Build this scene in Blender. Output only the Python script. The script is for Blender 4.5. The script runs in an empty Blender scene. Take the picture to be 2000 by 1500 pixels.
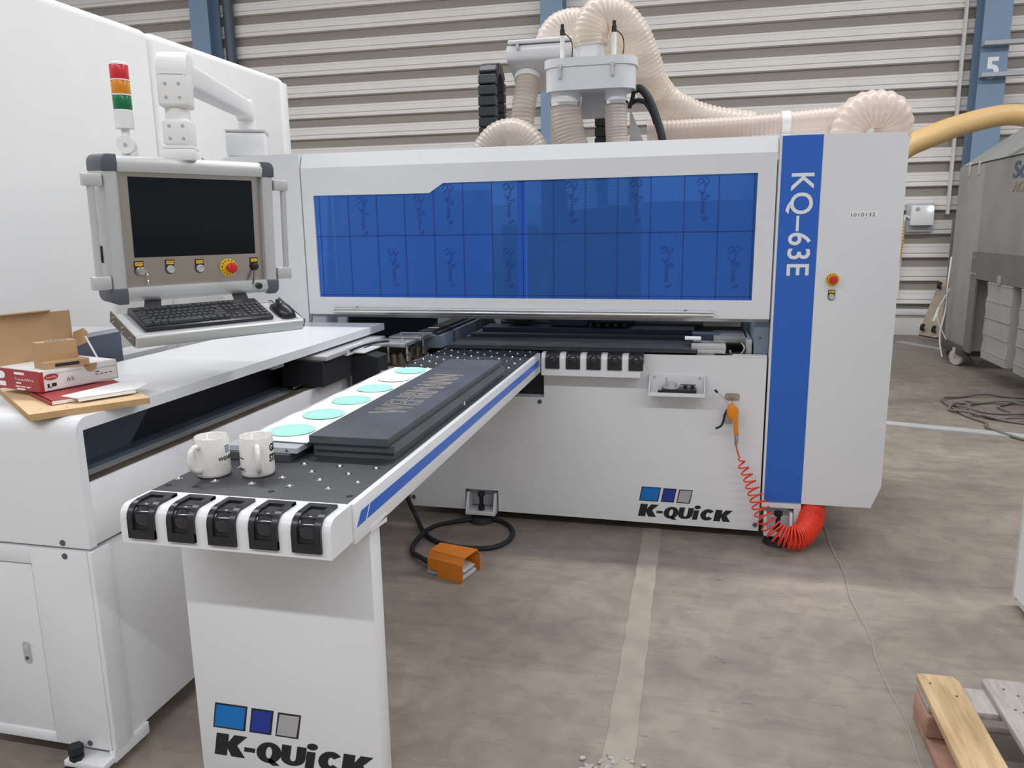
import bpy, bmesh, math, random
from mathutils import Vector as V, Matrix
R=random.Random(7)
C=bpy.context.scene.collection
SC=bpy.context.scene
# ---------------------------------------------------------------- camera, world, lamps, exposure
cam=bpy.data.cameras.new('camera'); cam.sensor_width=36; cam.lens=27.27; cam.clip_end=200
co=bpy.data.objects.new('camera',cam); C.objects.link(co)
co.matrix_world=Matrix(((0.9735,-0.0309,0.2252,0),(0.2283,0.1955,-0.9538,0),(-0.0143,0.9802,0.1982,1.6),(0,0,0,1)))
q=co.matrix_world.to_3x3()
xa=q.col[0].normalized(); za=xa.cross(q.col[1]).normalized(); ya=za.cross(xa)
co.matrix_world=Matrix(((xa.x,ya.x,za.x,0),(xa.y,ya.y,za.y,0),(xa.z,ya.z,za.z,1.6),(0,0,0,1)))
SC.camera=co
w=bpy.data.worlds.new('hall'); SC.world=w; w.use_nodes=True
w.node_tree.nodes['Background'].inputs[0].default_value=(0.93,0.96,1.0,1)
w.node_tree.nodes['Background'].inputs[1].default_value=0.40
def lamp(x,y,z,sx,sy,e,col=(0.985,0.985,1.0)):
    l=bpy.data.lights.new('hall_lamp','AREA'); l.shape='RECTANGLE'; l.size=sx; l.size_y=sy; l.energy=e; l.color=col
    o=bpy.data.objects.new('hall_lamp',l); C.objects.link(o); o.location=(x,y,z)
lamp(0,5.15,7.2,22,0.22,1000)       # row of tube lamps above the machine
lamp(0,-3.7,7.2,22,0.22,950)       # next row, behind the photographer
vs=SC.view_settings; vs.view_transform='Standard'; vs.look='None'; vs.exposure=0.0; vs.gamma=1.0; vs.use_curve_mapping=False
# ---------------------------------------------------------------- helpers
MATS={}
def mat(name,col,rough=0.5,metal=0.0,var=0.0,vscale=6.0,bump=0.0,bscale=60.0,coat=0.0,emit=None,trans=0.0,col2=None,stretch=None,detail=4):
    if name in MATS: return MATS[name]
    m=bpy.data.materials.new(name); m.use_nodes=True; nt=m.node_tree; N=nt.nodes; L=nt.links
    b=N['Principled BSDF']; b.inputs['Roughness'].default_value=rough; b.inputs['Metallic'].default_value=metal
    c=(*col,1); b.inputs['Base Color'].default_value=c
    b.inputs['Coat Weight'].default_value=coat; b.inputs['Transmission Weight'].default_value=trans
    tc=N.new('ShaderNodeTexCoord'); src=tc.outputs['Object']
    if stretch:
        mp=N.new('ShaderNodeMapping'); mp.inputs['Scale'].default_value=stretch; L.new(src,mp.inputs[0]); src=mp.outputs[0]
    n=N.new('ShaderNodeTexNoise'); n.inputs['Scale'].default_value=vscale; n.inputs['Detail'].default_value=detail; L.new(src,n.inputs['Vector'])
    r=N.new('ShaderNodeValToRGB'); r.color_ramp.elements[0].position=0.3; r.color_ramp.elements[1].position=0.7
    v=max(var,0.015)
    c2=col2 or tuple(x*(1-v) for x in col)
    r.color_ramp.elements[0].color=(*c2,1); r.color_ramp.elements[1].color=(*(tuple(min(1,x*(1+v*0.5)) for x in col)),1)
    L.new(n.outputs['Fac'],r.inputs[0]); L.new(r.outputs[0],b.inputs['Base Color'])
    if bump:
        n2=N.new('ShaderNodeTexNoise'); n2.inputs['Scale'].default_value=bscale; L.new(src,n2.inputs['Vector'])
        bp=N.new('ShaderNodeBump'); bp.inputs['Strength'].default_value=bump; bp.inputs['Distance'].default_value=0.01
        L.new(n2.outputs['Fac'],bp.inputs['Height']); L.new(bp.outputs[0],b.inputs['Normal'])
    if emit:
        b.inputs['Emission Color'].default_value=(*emit[0],1); b.inputs['Emission Strength'].default_value=emit[1]
    MATS[name]=m; return m
def see_through(m,fac,tint,translucent=0.0):
    nt=m.node_tree; N=nt.nodes; L=nt.links; b=N['Principled BSDF']; out=N['Material Output']
    t=N.new('ShaderNodeBsdfTransparent'); t.inputs[0].default_value=(*tint,1)
    mx=N.new('ShaderNodeMixShader'); mx.inputs[0].default_value=fac
    s=b.outputs[0]
    if translucent:
        tl=N.new('ShaderNodeBsdfTranslucent'); tl.inputs[0].default_value=b.inputs['Base Color'].default_value
        m2=N.new('ShaderNodeMixShader'); m2.inputs[0].default_value=translucent; L.new(s,m2.inputs[1]); L.new(tl.outputs[0],m2.inputs[2]); s=m2.outputs[0]
    L.new(s,mx.inputs[1]); L.new(t.outputs[0],mx.inputs[2]); L.new(mx.outputs[0],out.inputs[0]); return m
WH=mat('white_paint',(0.74,0.745,0.76),0.32,var=0.03,vscale=1.5,coat=0.15)
WH2=mat('white_plastic',(0.72,0.725,0.73),0.4)
WHD=mat('offwhite_panel',(0.80,0.80,0.79),0.55)
GRY=mat('grey_paint',(0.42,0.44,0.47),0.45)
SILV=mat('silver_aluminium',(0.56,0.56,0.56),0.42,0.35,var=0.05,vscale=3)
STEEL=mat('brushed_steel',(0.50,0.46,0.41),0.3,0.9,var=0.06,vscale=8,stretch=(1,40,40))
CHR=mat('chrome',(0.75,0.74,0.72),0.12,1.0)
MACH=mat('machined_steel',(0.50,0.50,0.49),0.35,0.7,var=0.2,vscale=25)
BRN=mat('oiled_steel',(0.16,0.13,0.10),0.45,0.5,var=0.3,vscale=18)
BLK=mat('black_plastic',(0.015,0.016,0.019),0.3)
BLKM=mat('matt_black',(0.012,0.013,0.016),0.6)
TBL=mat('black_table_top',(0.034,0.036,0.042),0.42,var=0.25,vscale=9,bump=0.05)
PLT=mat('dark_grey_board',(0.078,0.086,0.098),0.38,var=0.3,vscale=5,col2=(0.062,0.063,0.066))
SLATE=mat('slate_paint',(0.075,0.095,0.125),0.5)
CAP=mat('dark_grey_cap',(0.085,0.095,0.112),0.5)
BLU=mat('blue_stripe',(0.022,0.125,0.53),0.35)
BCOL=mat('blue_column_paint',(0.20,0.29,0.42),0.5,var=0.05,vscale=2)
SBL=mat('slate_blue_inside',(0.17,0.22,0.28),0.5); DSTL=mat('dark_steel_plate',(0.15,0.145,0.14),0.45,0.3)
DARK=mat('dark_void',(0.010,0.011,0.014),0.8)
ORG=mat('orange_plastic',(0.78,0.25,0.008),0.4)
ORP=mat('orange_pedal_plastic',(0.70,0.20,0.012),0.42)
RED=mat('red_hose',(0.85,0.055,0.025),0.3)
YEL=mat('yellow_disc',(0.80,0.55,0.02),0.45)
REDB=mat('red_button',(0.62,0.02,0.015),0.35)
INK=mat('black_ink',(0.012,0.012,0.014),0.5)
WINK=mat('white_ink',(0.78,0.80,0.82),0.5)
LB=mat('logo_bright_blue',(0.0,0.16,0.50),0.4); LN=mat('logo_navy',(0.012,0.035,0.28),0.4); LG=mat('logo_grey',(0.40,0.39,0.39),0.4)
CARD=mat('cardboard',(0.47,0.30,0.16),0.8,var=0.06,vscale=12)
MDF=mat('chipboard_top',(0.70,0.50,0.29),0.7,var=0.05,vscale=40); MDFE=mat('board_edge',(0.48,0.30,0.14),0.8,var=0.1,vscale=60)
REDC=mat('red_card',(0.36,0.03,0.035),0.5); WCARD=mat('white_card',(0.80,0.78,0.76),0.5); PAP=mat('paper',(0.86,0.86,0.85),0.6)
MINT=mat('mint_plastic',(0.42,0.86,0.74),0.4); CER=mat('white_ceramic',(0.76,0.73,0.70),0.12,coat=0.5)
HOSE=see_through(mat('clear_cream_hose',(0.84,0.76,0.69),0.22),0.40,(0.96,0.91,0.86),0.25)
HOSE2=see_through(mat('clear_pinkish_hose',(0.84,0.75,0.69),0.25),0.34,(0.96,0.90,0.86),0.25)
HOSEY=mat('yellow_tan_hose',(0.56,0.37,0.16),0.4)
FILM=see_through(mat('blue_protective_film',(0.052,0.20,0.57),0.25),0.58,(0.36,0.60,1.0))
FLINE=mat('film_print',(0.010,0.035,0.22),0.4); FLG=mat('film_print_faint',(0.014,0.065,0.34),0.4)
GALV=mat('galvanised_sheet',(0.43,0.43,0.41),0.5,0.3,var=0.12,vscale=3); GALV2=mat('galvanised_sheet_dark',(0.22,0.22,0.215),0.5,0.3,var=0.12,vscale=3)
BAG=mat('grey_filter_cloth',(0.42,0.42,0.40),0.9,var=0.08,vscale=4,bump=0.2,bscale=30)
WOOD=mat('fresh_pallet_wood',(0.56,0.41,0.235),0.75,var=0.3,vscale=5,stretch=(9,1,9),col2=(0.38,0.255,0.13),detail=7); WOODG=mat('grey_pallet_wood',(0.42,0.38,0.35),0.85,var=0.2,vscale=7,stretch=(8,1,8)); WOODP=mat('pink_pallet_wood',(0.42,0.24,0.17),0.85,var=0.3,vscale=14); PLY=mat('dolly_wood',(0.45,0.36,0.27),0.7,var=0.2,vscale=8)
RUB=mat('black_rubber',(0.02,0.02,0.02),0.7)
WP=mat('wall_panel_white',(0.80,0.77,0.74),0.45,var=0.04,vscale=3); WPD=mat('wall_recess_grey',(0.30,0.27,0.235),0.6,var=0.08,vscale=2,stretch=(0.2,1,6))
FLO=mat('concrete_floor',(0.295,0.253,0.212),0.50,var=0.30,vscale=1.6,bump=0.08,bscale=25,detail=9)
STRP=mat('floor_repair_strip',(0.335,0.29,0.24),0.55,var=0.14,vscale=9); JNT=mat('floor_joint',(0.30,0.27,0.235),0.8); DUST=mat('chipped_concrete',(0.40,0.38,0.36),0.9,var=0.3,vscale=60,bump=0.5)
STR2=mat('pale_floor_strip',(0.46,0.46,0.46),.6,var=.1); LRED=mat('signal_red',(0.62,0.025,0.03),0.25); LORA=mat('signal_amber',(0.72,0.24,0.01),0.25); LGRN=mat('signal_green',(0.0,0.16,0.06),0.25)
SCR=mat('dark_screen',(0.006,0.008,0.012),0.08); SCR.node_tree.nodes['Principled BSDF'].inputs['Specular IOR Level'].default_value=0.25
def floor_detail(m):
    nt=m.node_tree; N=nt.nodes; L=nt.links; b=N['Principled BSDF']; base=b.inputs['Base Color'].links[0].from_socket
    tc=N.new('ShaderNodeTexCoord')
    def noise(sc,det,dis,st=None):
        n=N.new('ShaderNodeTexNoise'); n.inputs['Scale'].default_value=sc; n.inputs['Detail'].default_value=det; n.inputs['Distortion'].default_value=dis
        if st:
            mp=N.new('ShaderNodeMapping'); mp.inputs['Scale'].default_value=st; L.new(tc.outputs['Object'],mp.inputs[0]); L.new(mp.outputs[0],n.inputs['Vector'])
        else: L.new(tc.outputs['Object'],n.inputs['Vector'])
        return n.outputs['Fac']
    def mul(src,fac,lo,hi,c0,c1,mode='MULTIPLY',amount=1.0):
        r=N.new('ShaderNodeValToRGB'); r.color_ramp.elements[0].position=lo; r.color_ramp.elements[1].position=hi
        r.color_ramp.elements[0].color=(*c0,1); r.color_ramp.elements[1].color=(*c1,1); L.new(fac,r.inputs[0])
        x=N.new('ShaderNodeMixRGB'); x.blend_type=mode; x.inputs[0].default_value=amount; L.new(src,x.inputs[1]); L.new(r.outputs[0],x.inputs[2]); return x.outputs[0]
    s=mul(base,noise(9,10,.6),.38,.62,(.86,.86,.87),(1.05,1.04,1.02))
    s=mul(s,noise(3,8,1.2,(1,7,1)),.36,.50,(.84,.83,.82),(1,1,1),amount=.6)
    s=mul(s,noise(42,6,0),.68,.80,(0,0,0),(.16,.15,.14),'ADD')
    s=mul(s,noise(26,5,1.0,(.5,2.5,1)),.26,.34,(.55,.52,.50),(1,1,1),amount=.8)
    L.new(s,b.inputs['Base Color'])
class B:
    def __init__(s,M=None): s.b=bmesh.new(); s.M=M
    def _p(s,vs): 
        if s.M is not None:
            for v in vs: v.co=s.M@v.co
    def box(s,x0,x1,y0,y1,z0,z1,bev=0,seg=2,rot=0):
        vs=bmesh.ops.create_cube(s.b,size=1)['verts']
        c=V(((x0+x1)/2,(y0+y1)/2,(z0+z1)/2)); d=V((abs(x1-x0),abs(y1-y0),abs(z1-z0)))
        for v in vs: v.co=V((v.co.x*d.x,v.co.y*d.y,v.co.z*d.z))
        if rot:
            Rm=Matrix.Rotation(rot,3,'Z')
            for v in vs: v.co=Rm@v.co
        for v in vs: v.co+=c
        s._p(vs); s.b.normal_update()
        if bev: bmesh.ops.bevel(s.b,geom=list({e for v in vs for e in v.link_edges}),offset=bev,segments=seg,affect='EDGES',profile=0.5)
        return s
    def cyl(s,p0,p1,r,r2=None,n=20):
        r2=r if r2 is None else r2; p0=V(p0);p1=V(p1); d=(p1-p0); z=d.normalized()
        x=z.orthogonal().normalized(); y=z.cross(x); A=[];Bv=[]
        for i in range(n):
            a=2*math.pi*i/n; u=x*math.cos(a)+y*math.sin(a)
            A.append(s.b.verts.new(p0+u*r)); Bv.append(s.b.verts.new(p1+u*r2))
        s._p(A+Bv)
        for i in range(n): s.b.faces.new((A[i],A[(i+1)%n],Bv[(i+1)%n],Bv[i]))
        s.b.faces.new(A[::-1]); s.b.faces.new(Bv); return s
    def tube(s,pts,r,n=10,cap=True,closed=False):
        pts=[V(p) for p in pts]; m=len(pts); rs=r if isinstance(r,(list,tuple)) else [r]*m
        rings=[]; up=None
        for i in range(m):
            if closed: t=pts[(i+1)%m]-pts[i-1]
            else: t=pts[min(i+1,m-1)]-pts[max(i-1,0)]
            t=t.normalized()
            if up is None: up=t.orthogonal().normalized()
            up=(up-t*up.dot(t)).normalized(); si=t.cross(up)
            rings.append([s.b.verts.new(pts[i]+(up*math.cos(2*math.pi*k/n)+si*math.sin(2*math.pi*k/n))*rs[i]) for k in range(n)])
        for rg in rings: s._p(rg)
        for i in range(m if closed else m-1):
            a=rings[i];b=rings[(i+1)%m]
            for k in range(n): s.b.faces.new((a[k],a[(k+1)%n],b[(k+1)%n],b[k]))
        if cap and not closed: s.b.faces.new(rings[0][::-1]); s.b.faces.new(rings[-1])
        return s
    def lathe(s,prof,c=(0,0,0),n=32,axis=None,closed=True):
        c=V(c); z=V(axis).normalized() if axis else V((0,0,1)); x=z.orthogonal().normalized(); y=z.cross(x); rings=[]
        for (r,h) in prof:
            rings.append([s.b.verts.new(c+z*h+(x*math.cos(2*math.pi*k/n)+y*math.sin(2*math.pi*k/n))*max(r,1e-5)) for k in range(n)])
        for rg in rings: s._p(rg)
        for a,b in zip(rings,rings[1:]):
            for k in range(n): s.b.faces.new((a[k],a[(k+1)%n],b[(k+1)%n],b[k]))
        if closed: s.b.faces.new(rings[0][::-1]); s.b.faces.new(rings[-1])
        return s
    def prism(s,poly,vec,bev=0):
        A=[s.b.verts.new(V(p)) for p in poly]; Bv=[s.b.verts.new(V(p)+V(vec)) for p in poly]; n=len(poly)
        s._p(A+Bv); fs=[s.b.faces.new(A),s.b.faces.new(Bv[::-1])]
        for i in range(n): fs.append(s.b.faces.new((A[i],Bv[i],Bv[(i+1)%n],A[(i+1)%n])))
        bmesh.ops.recalc_face_normals(s.b,faces=fs); s.b.normal_update()
        if bev: bmesh.ops.bevel(s.b,geom=list({e for v in A+Bv for e in v.link_edges}),offset=bev,segments=2,affect='EDGES',profile=0.5)
        return s
    def sph(s,c,r,n=12):
        vs=bmesh.ops.create_uvsphere(s.b,u_segments=n,v_segments=max(6,n//2),radius=1)['verts']
        rr=V(r) if isinstance(r,(tuple,list)) else V((r,r,r))
        for v in vs: v.co=V((v.co.x*rr.x,v.co.y*rr.y,v.co.z*rr.z))+V(c)
        s._p(vs); return s
    def mesh(s,me,M=None):
        n0=len(s.b.verts); s.b.from_mesh(me); s.b.verts.ensure_lookup_table(); vs=list(s.b.verts)[n0:]
        if M is not None:
            for v in vs: v.co=M@v.co
        s._p(vs); return s
def root_loc(o):
    while o.parent: o=o.parent
    return o.location
def obj(name,b,m,parent=None,smooth=35,label=None,kind=None):
    bm=b.b; bmesh.ops.recalc_face_normals(bm,faces=bm.faces)
    me=bpy.data.meshes.new(name); bm.to_mesh(me); bm.free(); me.materials.append(m)
    if parent: me.transform(Matrix.Translation(-root_loc(parent)))
    me.shade_smooth(); me.set_sharp_from_angle(angle=math.radians(smooth))
    o=bpy.data.objects.new(name,me); C.objects.link(o)
    if parent: o.parent=parent
    if label: o['label']=label
    if kind: o['kind']=kind
    return o
def recentre(o):
    me=o.data; c=[V(x) for x in o.bound_box]; c0=sum(c,V())/8; c0.z=min(x.z for x in c)
    me.transform(Matrix.Translation(-c0)); o.location=c0
    return o
def tag(o,label,cat,group=None,kind=None):
    if label: o['label']=label
    if cat: o['category']=cat
    if group: o['group']=group
    if kind: o['kind']=kind
    if o.type=='MESH' and not o.children and kind is None: recentre(o)
    return o
def thing(name,label,cat,loc,group=None):
    o=bpy.data.objects.new(name,None); C.objects.link(o); o.location=loc; o.empty_display_size=0.1
    o['label']=label; o['category']=cat
    if group: o['group']=group
    return o
def copy_tree(o,dloc,label=None,parent=None):
    c=o.copy(); C.objects.link(c)
    if parent is None: c.location=o.location+V(dloc)
    else: c.parent=parent
    if label: c['label']=label
    for ch in list(o.children): copy_tree(ch,None,None,c)
    return c
def curve_mesh(cu):
    o=bpy.data.objects.new('tmp',cu); C.objects.link(o); dg=bpy.context.evaluated_depsgraph_get(); dg.update()
    me=bpy.data.meshes.new_from_object(o.evaluated_get(dg)); bpy.data.objects.remove(o); bpy.data.curves.remove(cu); return me
def text_mesh(s,w=None,h=None,shear=0,offset=0,ext=0.02,outline=0,res=4,space=1.0,bold=0):
    cu=bpy.data.curves.new('t','FONT'); cu.body=s; cu.size=1; cu.shear=shear; cu.offset=offset; cu.extrude=ext; cu.resolution_u=res; cu.space_character=space
    if outline: cu.fill_mode='NONE'; cu.extrude=0; cu.bevel_depth=outline; cu.bevel_resolution=0
    if bold: cu.offset=0; cu.bevel_depth=bold; cu.bevel_resolution=0; cu.extrude=0.001
    me=curve_mesh(cu)
    if bold:
        for v in me.vertices: v.co.z*=.15
    xs=[v.co.x for v in me.vertices]; ys=[v.co.y for v in me.vertices]
    x0,x1,y0,y1=min(xs),max(xs),min(ys),max(ys); sx=w/(x1-x0) if w else None; sy=h/(y1-y0) if h else sx
    sx=sx or sy
    for v in me.vertices: v.co=V(((v.co.x-x0)*sx,(v.co.y-y0)*sy,v.co.z*min(sx,sy)))
    return me
def frame(o,x,y,z=None):
    x=V(x);y=V(y); z=V(z) if z else x.cross(y)
    return Matrix(((x.x,y.x,z.x,o[0]),(x.y,y.y,z.y,o[1]),(x.z,y.z,z.z,o[2]),(0,0,0,1)))
def FY(x,z,y): return frame((x,y,z),(1,0,0),(0,0,1))       # a frame on a wall that faces -Y
def plate(outer,holes,t):
    cu=bpy.data.curves.new('p','CURVE'); cu.dimensions='2D'; cu.fill_mode='BOTH'; cu.extrude=t/2
    for pl in [outer]+holes:
        sp=cu.splines.new('POLY'); sp.points.add(len(pl)-1); sp.use_cyclic_u=True
        for p,qv in zip(sp.points,pl): p.co=(qv[0],qv[1],0,1)
    return curve_mesh(cu)
def spline(pts,step):
    pts=[V(p) for p in pts]; P=[2*pts[0]-pts[1]]+pts+[2*pts[-1]-pts[-2]]; out=[]
    for i in range(1,len(P)-2):
        a,b,c,d=P[i-1],P[i],P[i+1],P[i+2]; n=max(2,int((c-b).length/0.01))
        for k in range(n):
            t=k/n; out.append(0.5*((2*b)+(c-a)*t+(2*a-5*b+4*c-d)*t*t+(3*b-a-3*c+d)*t**3))
    out.append(pts[-1])
    res=[out[0]]; acc=0
    for p,qv in zip(out,out[1:]):
        L=(qv-p).length
        if L<1e-9: continue
        d=step-acc
        while d<=L: res.append(p+(qv-p)*(d/L)); d+=step
        acc=L-(d-step)
    return res
def hose(b,pts,r,pitch=0.02,amp=0.035,n=22,m=4):
    P=spline(pts,pitch/m); rs=[r*(1+amp*math.cos(2*math.pi*i/m)) for i in range(len(P))]
    return b.tube(P,rs,n,cap=False)
def rrect(x0,x1,z0,z1,r,n=5):
    out=[]
    for cx,cz,a0 in ((x1-r,z1-r,0),(x0+r,z1-r,90),(x0+r,z0+r,180),(x1-r,z0+r,270)):
        for k in range(n+1):
            a=math.radians(a0+90*k/n); out.append((cx+r*math.cos(a),cz+r*math.sin(a)))
    return out
# ---------------------------------------------------------------- setting
floor_detail(FLO)
fl=obj('floor',B().box(-18,14,-8,14,-0.2,0),FLO,kind='structure')
b=B(); pl=[]
for k in range(40):
    t=k/39; pl.append((-0.232+R.uniform(-.004,.004),1.2+t*3.2))
for k in range(40):
    t=1-k/39; pl.append((-0.138+R.uniform(-.004,.004),1.2+t*3.2))
b.prism([(x,y,0.0) for x,y in pl],(0,0,0.0025)); obj('repair_strip',b,STRP,fl)
b=B()
for k in range(70):
    a=R.uniform(0,6.28); d=R.uniform(0,1)**0.7; x=-0.19+math.cos(a)*d*0.13; y=2.03+math.sin(a)*d*0.10; s=R.uniform(.004,.014)
    b.prism([(x+s*math.cos(t+R.uniform(-.3,.3)),y+s*math.sin(t),0.002) for t in (0,1.2,2.5,3.8,5)],(0,0,R.uniform(.002,.006)))
obj('chipped_patch',b,DUST,fl,kind='stuff')
b=B(); pts=[(0.706+0.006*math.sin(i*1.3)+R.uniform(-.003,.003),1.2+i*0.12,0.001) for i in range(26)]
b.tube(pts,[R.uniform(.0025,.006) for _ in pts],6); obj('floor_joint',b,JNT,fl)
b=B(); b.tube([(-1.75+i*.12,3.80+.07*i/8+R.uniform(-.004,.004),0.0005) for i in range(9)],0.002,6); obj('floor_joint',b,JNT,fl)
b=B(); b.tube([(0.80,1.9,0),(0.815,2.2,0),(0.79,2.45,0)],0.004,6); obj('floor_joint',b,JNT,fl)
obj('floor_strip',B().prism([(1.2,6.78,0),(3.3,6.2,0),(3.27,6.08,0),(1.17,6.66,0)],(0,0,0.012)),STR2,fl)
obj('floor_strip',B().prism([(2.75,11.42,0),(3.4,10.31,0),(3.33,10.27,0),(2.68,11.38,0)],(0,0,0.012)),STR2,fl)
# back wall: recessed sheet with horizontal ribbed trays in four bays
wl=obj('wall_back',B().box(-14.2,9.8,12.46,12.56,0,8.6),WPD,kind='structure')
def rib(x0,x1,z):
    b=B(); Y=12.455
    prof=[(0,0),(-.055,.012),(-.055,.045),(-.035,.052),(-.035,.070),(-.055,.077),(-.055,.150),(-.048,.153),(-.048,.158),(-.055,.161),(-.055,.192),(0,.205)]
    b.prism([(x0,Y+p[0],z+p[1]) for p in prof],(x1-x0,0,0)); return b
cols=[-13.9,-7.98,-2.18,3.72,9.62]
for a,c in zip(cols,cols[1:]):
    o=obj('wall_rib',rib(a+.02,c-.02,0.085),WP,wl,smooth=20)
    for k in range(1,25):
        d=o.copy(); C.objects.link(d); d.parent=wl; d.location=(0,0,0.334*k)
for i,x in enumerate(cols):
    t=bpy.data.objects.new('trim_%d'%(i+1),None); C.objects.link(t); t.location=(x,12.2,0); t['kind']='structure'
    obj('column_flange',B().box(x-.165,x+.165,12.0,12.02,0,8.6),BCOL,t)
    obj('column_web',B().box(x-.008,x+.008,12.02,12.33,0,8.6),BCOL,t)
    obj('column_flange',B().box(x-.165,x+.165,12.33,12.35,0,8.6),BCOL,t)
    if i==3: obj('wall_edge_strip',B().box(x-.30,x-.265,12.33,12.40,1.7,8.6),WP,t)
    if i==1: obj('downpipe',B().cyl((x+.36,12.28,0),(x+.36,12.28,8.6),.085,n=20),SLATE,t)
    if i==3:
        obj('number_five',B().mesh(text_mesh('5',h=0.27,offset=0.03,ext=.01),FY(x-.09,3.44,11.998)),WINK,t)
        for zz in (3.86,3.47):
            obj('cross_bracket',B().box(x-.17,x+.36,11.86,11.985,zz-.02,zz+.03),GRY,t)
# wall mounted things on the right
t=thing('junction_box','small white junction box with a lit lamp on the striped wall','junction box',(3.08,12.3,1.5))
obj('back_plate',B().box(2.90,3.26,12.33,12.39,1.46,1.86,.01),GRY,t); obj('cover',B().box(2.94,3.24,12.24,12.33,1.55,1.83,.012),WHD,t)
obj('indicator_lamp',B().cyl((3.19,12.24,1.78),(3.19,12.225,1.78),0.03),mat('lamp_glow',(0.8,0.95,1),0.4,emit=((0.75,0.95,1),4)),t)
obj('knob',B().cyl((3.02,12.24,1.78),(3.02,12.225,1.78),0.025),GRY,t)
b=B(); b.tube([(2.94,12.3,1.66),(2.88,12.3,1.69),(2.86,12.31,1.60),(2.86,12.33,0.52)],0.022,8); tag(obj('conduit_pipe',b,WHD),'thin white conduit pipe dropping from the wall junction box','pipe')
tag(obj('low_board',B().box(2.1,3.5,12.05,12.33,0.30,0.36,.005),WHD),'pale low board along the wall foot behind the machine','board')
tag(obj('low_beam',B().box(2.1,3.45,12.1,12.3,0.0,0.30,.01),WP),'pale low beam under the board at the wall foot','beam')
# ---------------------------------------------------------------- six-side drilling machine
FYP=3.95
t=thing('cnc_machine','large white drilling machine with a blue window strip and a blue vertical stripe','machine',(-0.6,4.6,0)); MC=t
poly=[(-1.54,.06),(-1.216,.06),(-1.216,.179),(-1.025,.179),(-1.025,.06),(.353,.052),(.353,.960),(-.765,.960),(-.765,.715),(-1.54,.715)]
obj('lower_panel',B().mesh(plate(poly,[],.03),FY(0,0,FYP+.015)),WH,t)
obj('base_frame',B().box(-1.52,.34,4.0,5.2,.075,.70).box(-.70,.34,4.0,4.9,.70,.93),GRY,t)
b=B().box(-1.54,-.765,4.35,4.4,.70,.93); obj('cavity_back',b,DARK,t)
b=B().box(-.90,-.885,3.99,4.01,.715,.86).box(-1.3,-.765,3.97,4.0,.70,.725); obj('cavity_frame',b,GRY,t)
b=B().box(-.86,-.80,4.05,4.10,.75,.86).box(-.875,-.80,4.0,4.02,.76,.85); obj('cavity_box',b,BLKM,t)
for x,z in ((-.788,.692),(-1.521,.111),(.335,.085)):
    obj('screw_cap',B().cyl((x,FYP,z),(x,FYP-.004,z),.012),CAP,t)
# upper door with its cut-out
hole=[(-2.025,1.24),(.268,1.236),(.27,1.838),(-1.289,1.833),(-1.369,1.783),(-2.027,1.785)]
d=obj('door',B().mesh(plate([(-2.092,1.146),(.354,1.146),(.354,1.93),(-2.092,1.93)],[hole],.025),FY(0,0,FYP+.0125)).prism([(-2.092,FYP,1.93),(-2.092,FYP+.03,2.006),(-2.092,FYP+.06,2.006),(-2.092,FYP+.025,1.93)],(2.446,0,0)),WH,t)
obj('door_lip',B().prism([(-2.092,FYP,1.146),(-2.092,FYP+.05,1.125),(-2.092,FYP+.05,1.15)],(2.446,0,0)),SILV,d)  # grey material puts the underside's shade into the white door's lip
obj('window_film',B().mesh(plate([(x,z) for x,z in hole],[],.002),FY(0,0,FYP+.012)),FILM,d)
b=B(); yf=FYP+.010
def ztop(x): return 1.785 if x<-1.369 else (1.783+(x+1.369)*.625 if x<-1.289 else 1.835)
for x in (-2.0,-1.831,-1.668,-1.511,-1.349,-1.189,-1.034,-.872,-.712,-.55,-.389,-.228,-.067,.095,.258):
    b.box(x-.0018,x+.0018,yf-.001,yf,1.24,ztop(x))
b.box(-2.02,.268,yf-.001,yf,1.566,1.570); b.box(-2.02,.268,yf-.001,yf,1.252,1.2545)
obj('film_grid_lines',b,FLINE,d)
b=B()
def script(x,z,s=1.0):
    p=[]
    def P(u,v): p.append((x+v*s,yf-.0005,z-u*s))
    L1=[(0.03,-.035),(.012,-.03),(.004,-.012),(.015,.002),(.035,-.008),(.045,-.03)]
    L2=[(0.0,.012),(.012,.035),(.035,.03),(.045,.012),(.02,.008),(.05,.012),(.085,.010),(.10,.0),(.075,-.03)]
    L3=[(.09,-.015),(.085,.0),(.10,-.012),(.095,.002),(.11,-.01),(.115,.012),(.105,.035),(.12,.038),(.13,.02),(.125,.0)]
    zz=[(.125+.011*i,(.012 if i%2 else -.010)) for i in range(10)]
    L5=[(.235,-.008),(.245,.012),(.235,.03),(.255,.02),(.26,-.005)]
    for L in (L1,L2,L3,zz,L5):
        b.tube([(x+v*s,yf-.0005,z-u*s) for u,v in spline2(L)],.0022,5)
def spline2(L):
    return [(q.x,q.y) for q in spline([(a,c,0) for a,c in L],.004)]
for x,z in ((-1.75,1.82),(-1.43,1.86),(-1.27,1.825),(-.945,1.825),(-.62,1.825),(-.30,1.825),(.02,1.825),(-1.585,1.50),(-1.27,1.50),(-.95,1.50),(-.145,1.50),(.175,1.50)):
    z0=z
    if x<-1.4 and z>1.7: z0=1.775
    b=B(); script(x,z0,.78); obj('film_script_print',b,FLG,d,kind='stuff')
pass
obj('post_behind_window',B().box(-.902,-.858,FYP+.016,FYP+.05,1.2,1.87),mat('window_post',(0.55,0.75,0.98),.4),t)
b=B(); b.tube([(-1.93,FYP-.028,1.163),(.088,FYP-.028,1.163)],.0105,16); b.tube([(-1.93,FYP-.028,1.178),(.088,FYP-.028,1.178)],.006,12)
b.box(-1.93,.088,FYP-.020,FYP+.003,1.152,1.186,.003); obj('bumper_bar',b,mat('satin_bar',(0.60,0.59,0.57),0.28,1.0),t,smooth=60)
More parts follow.
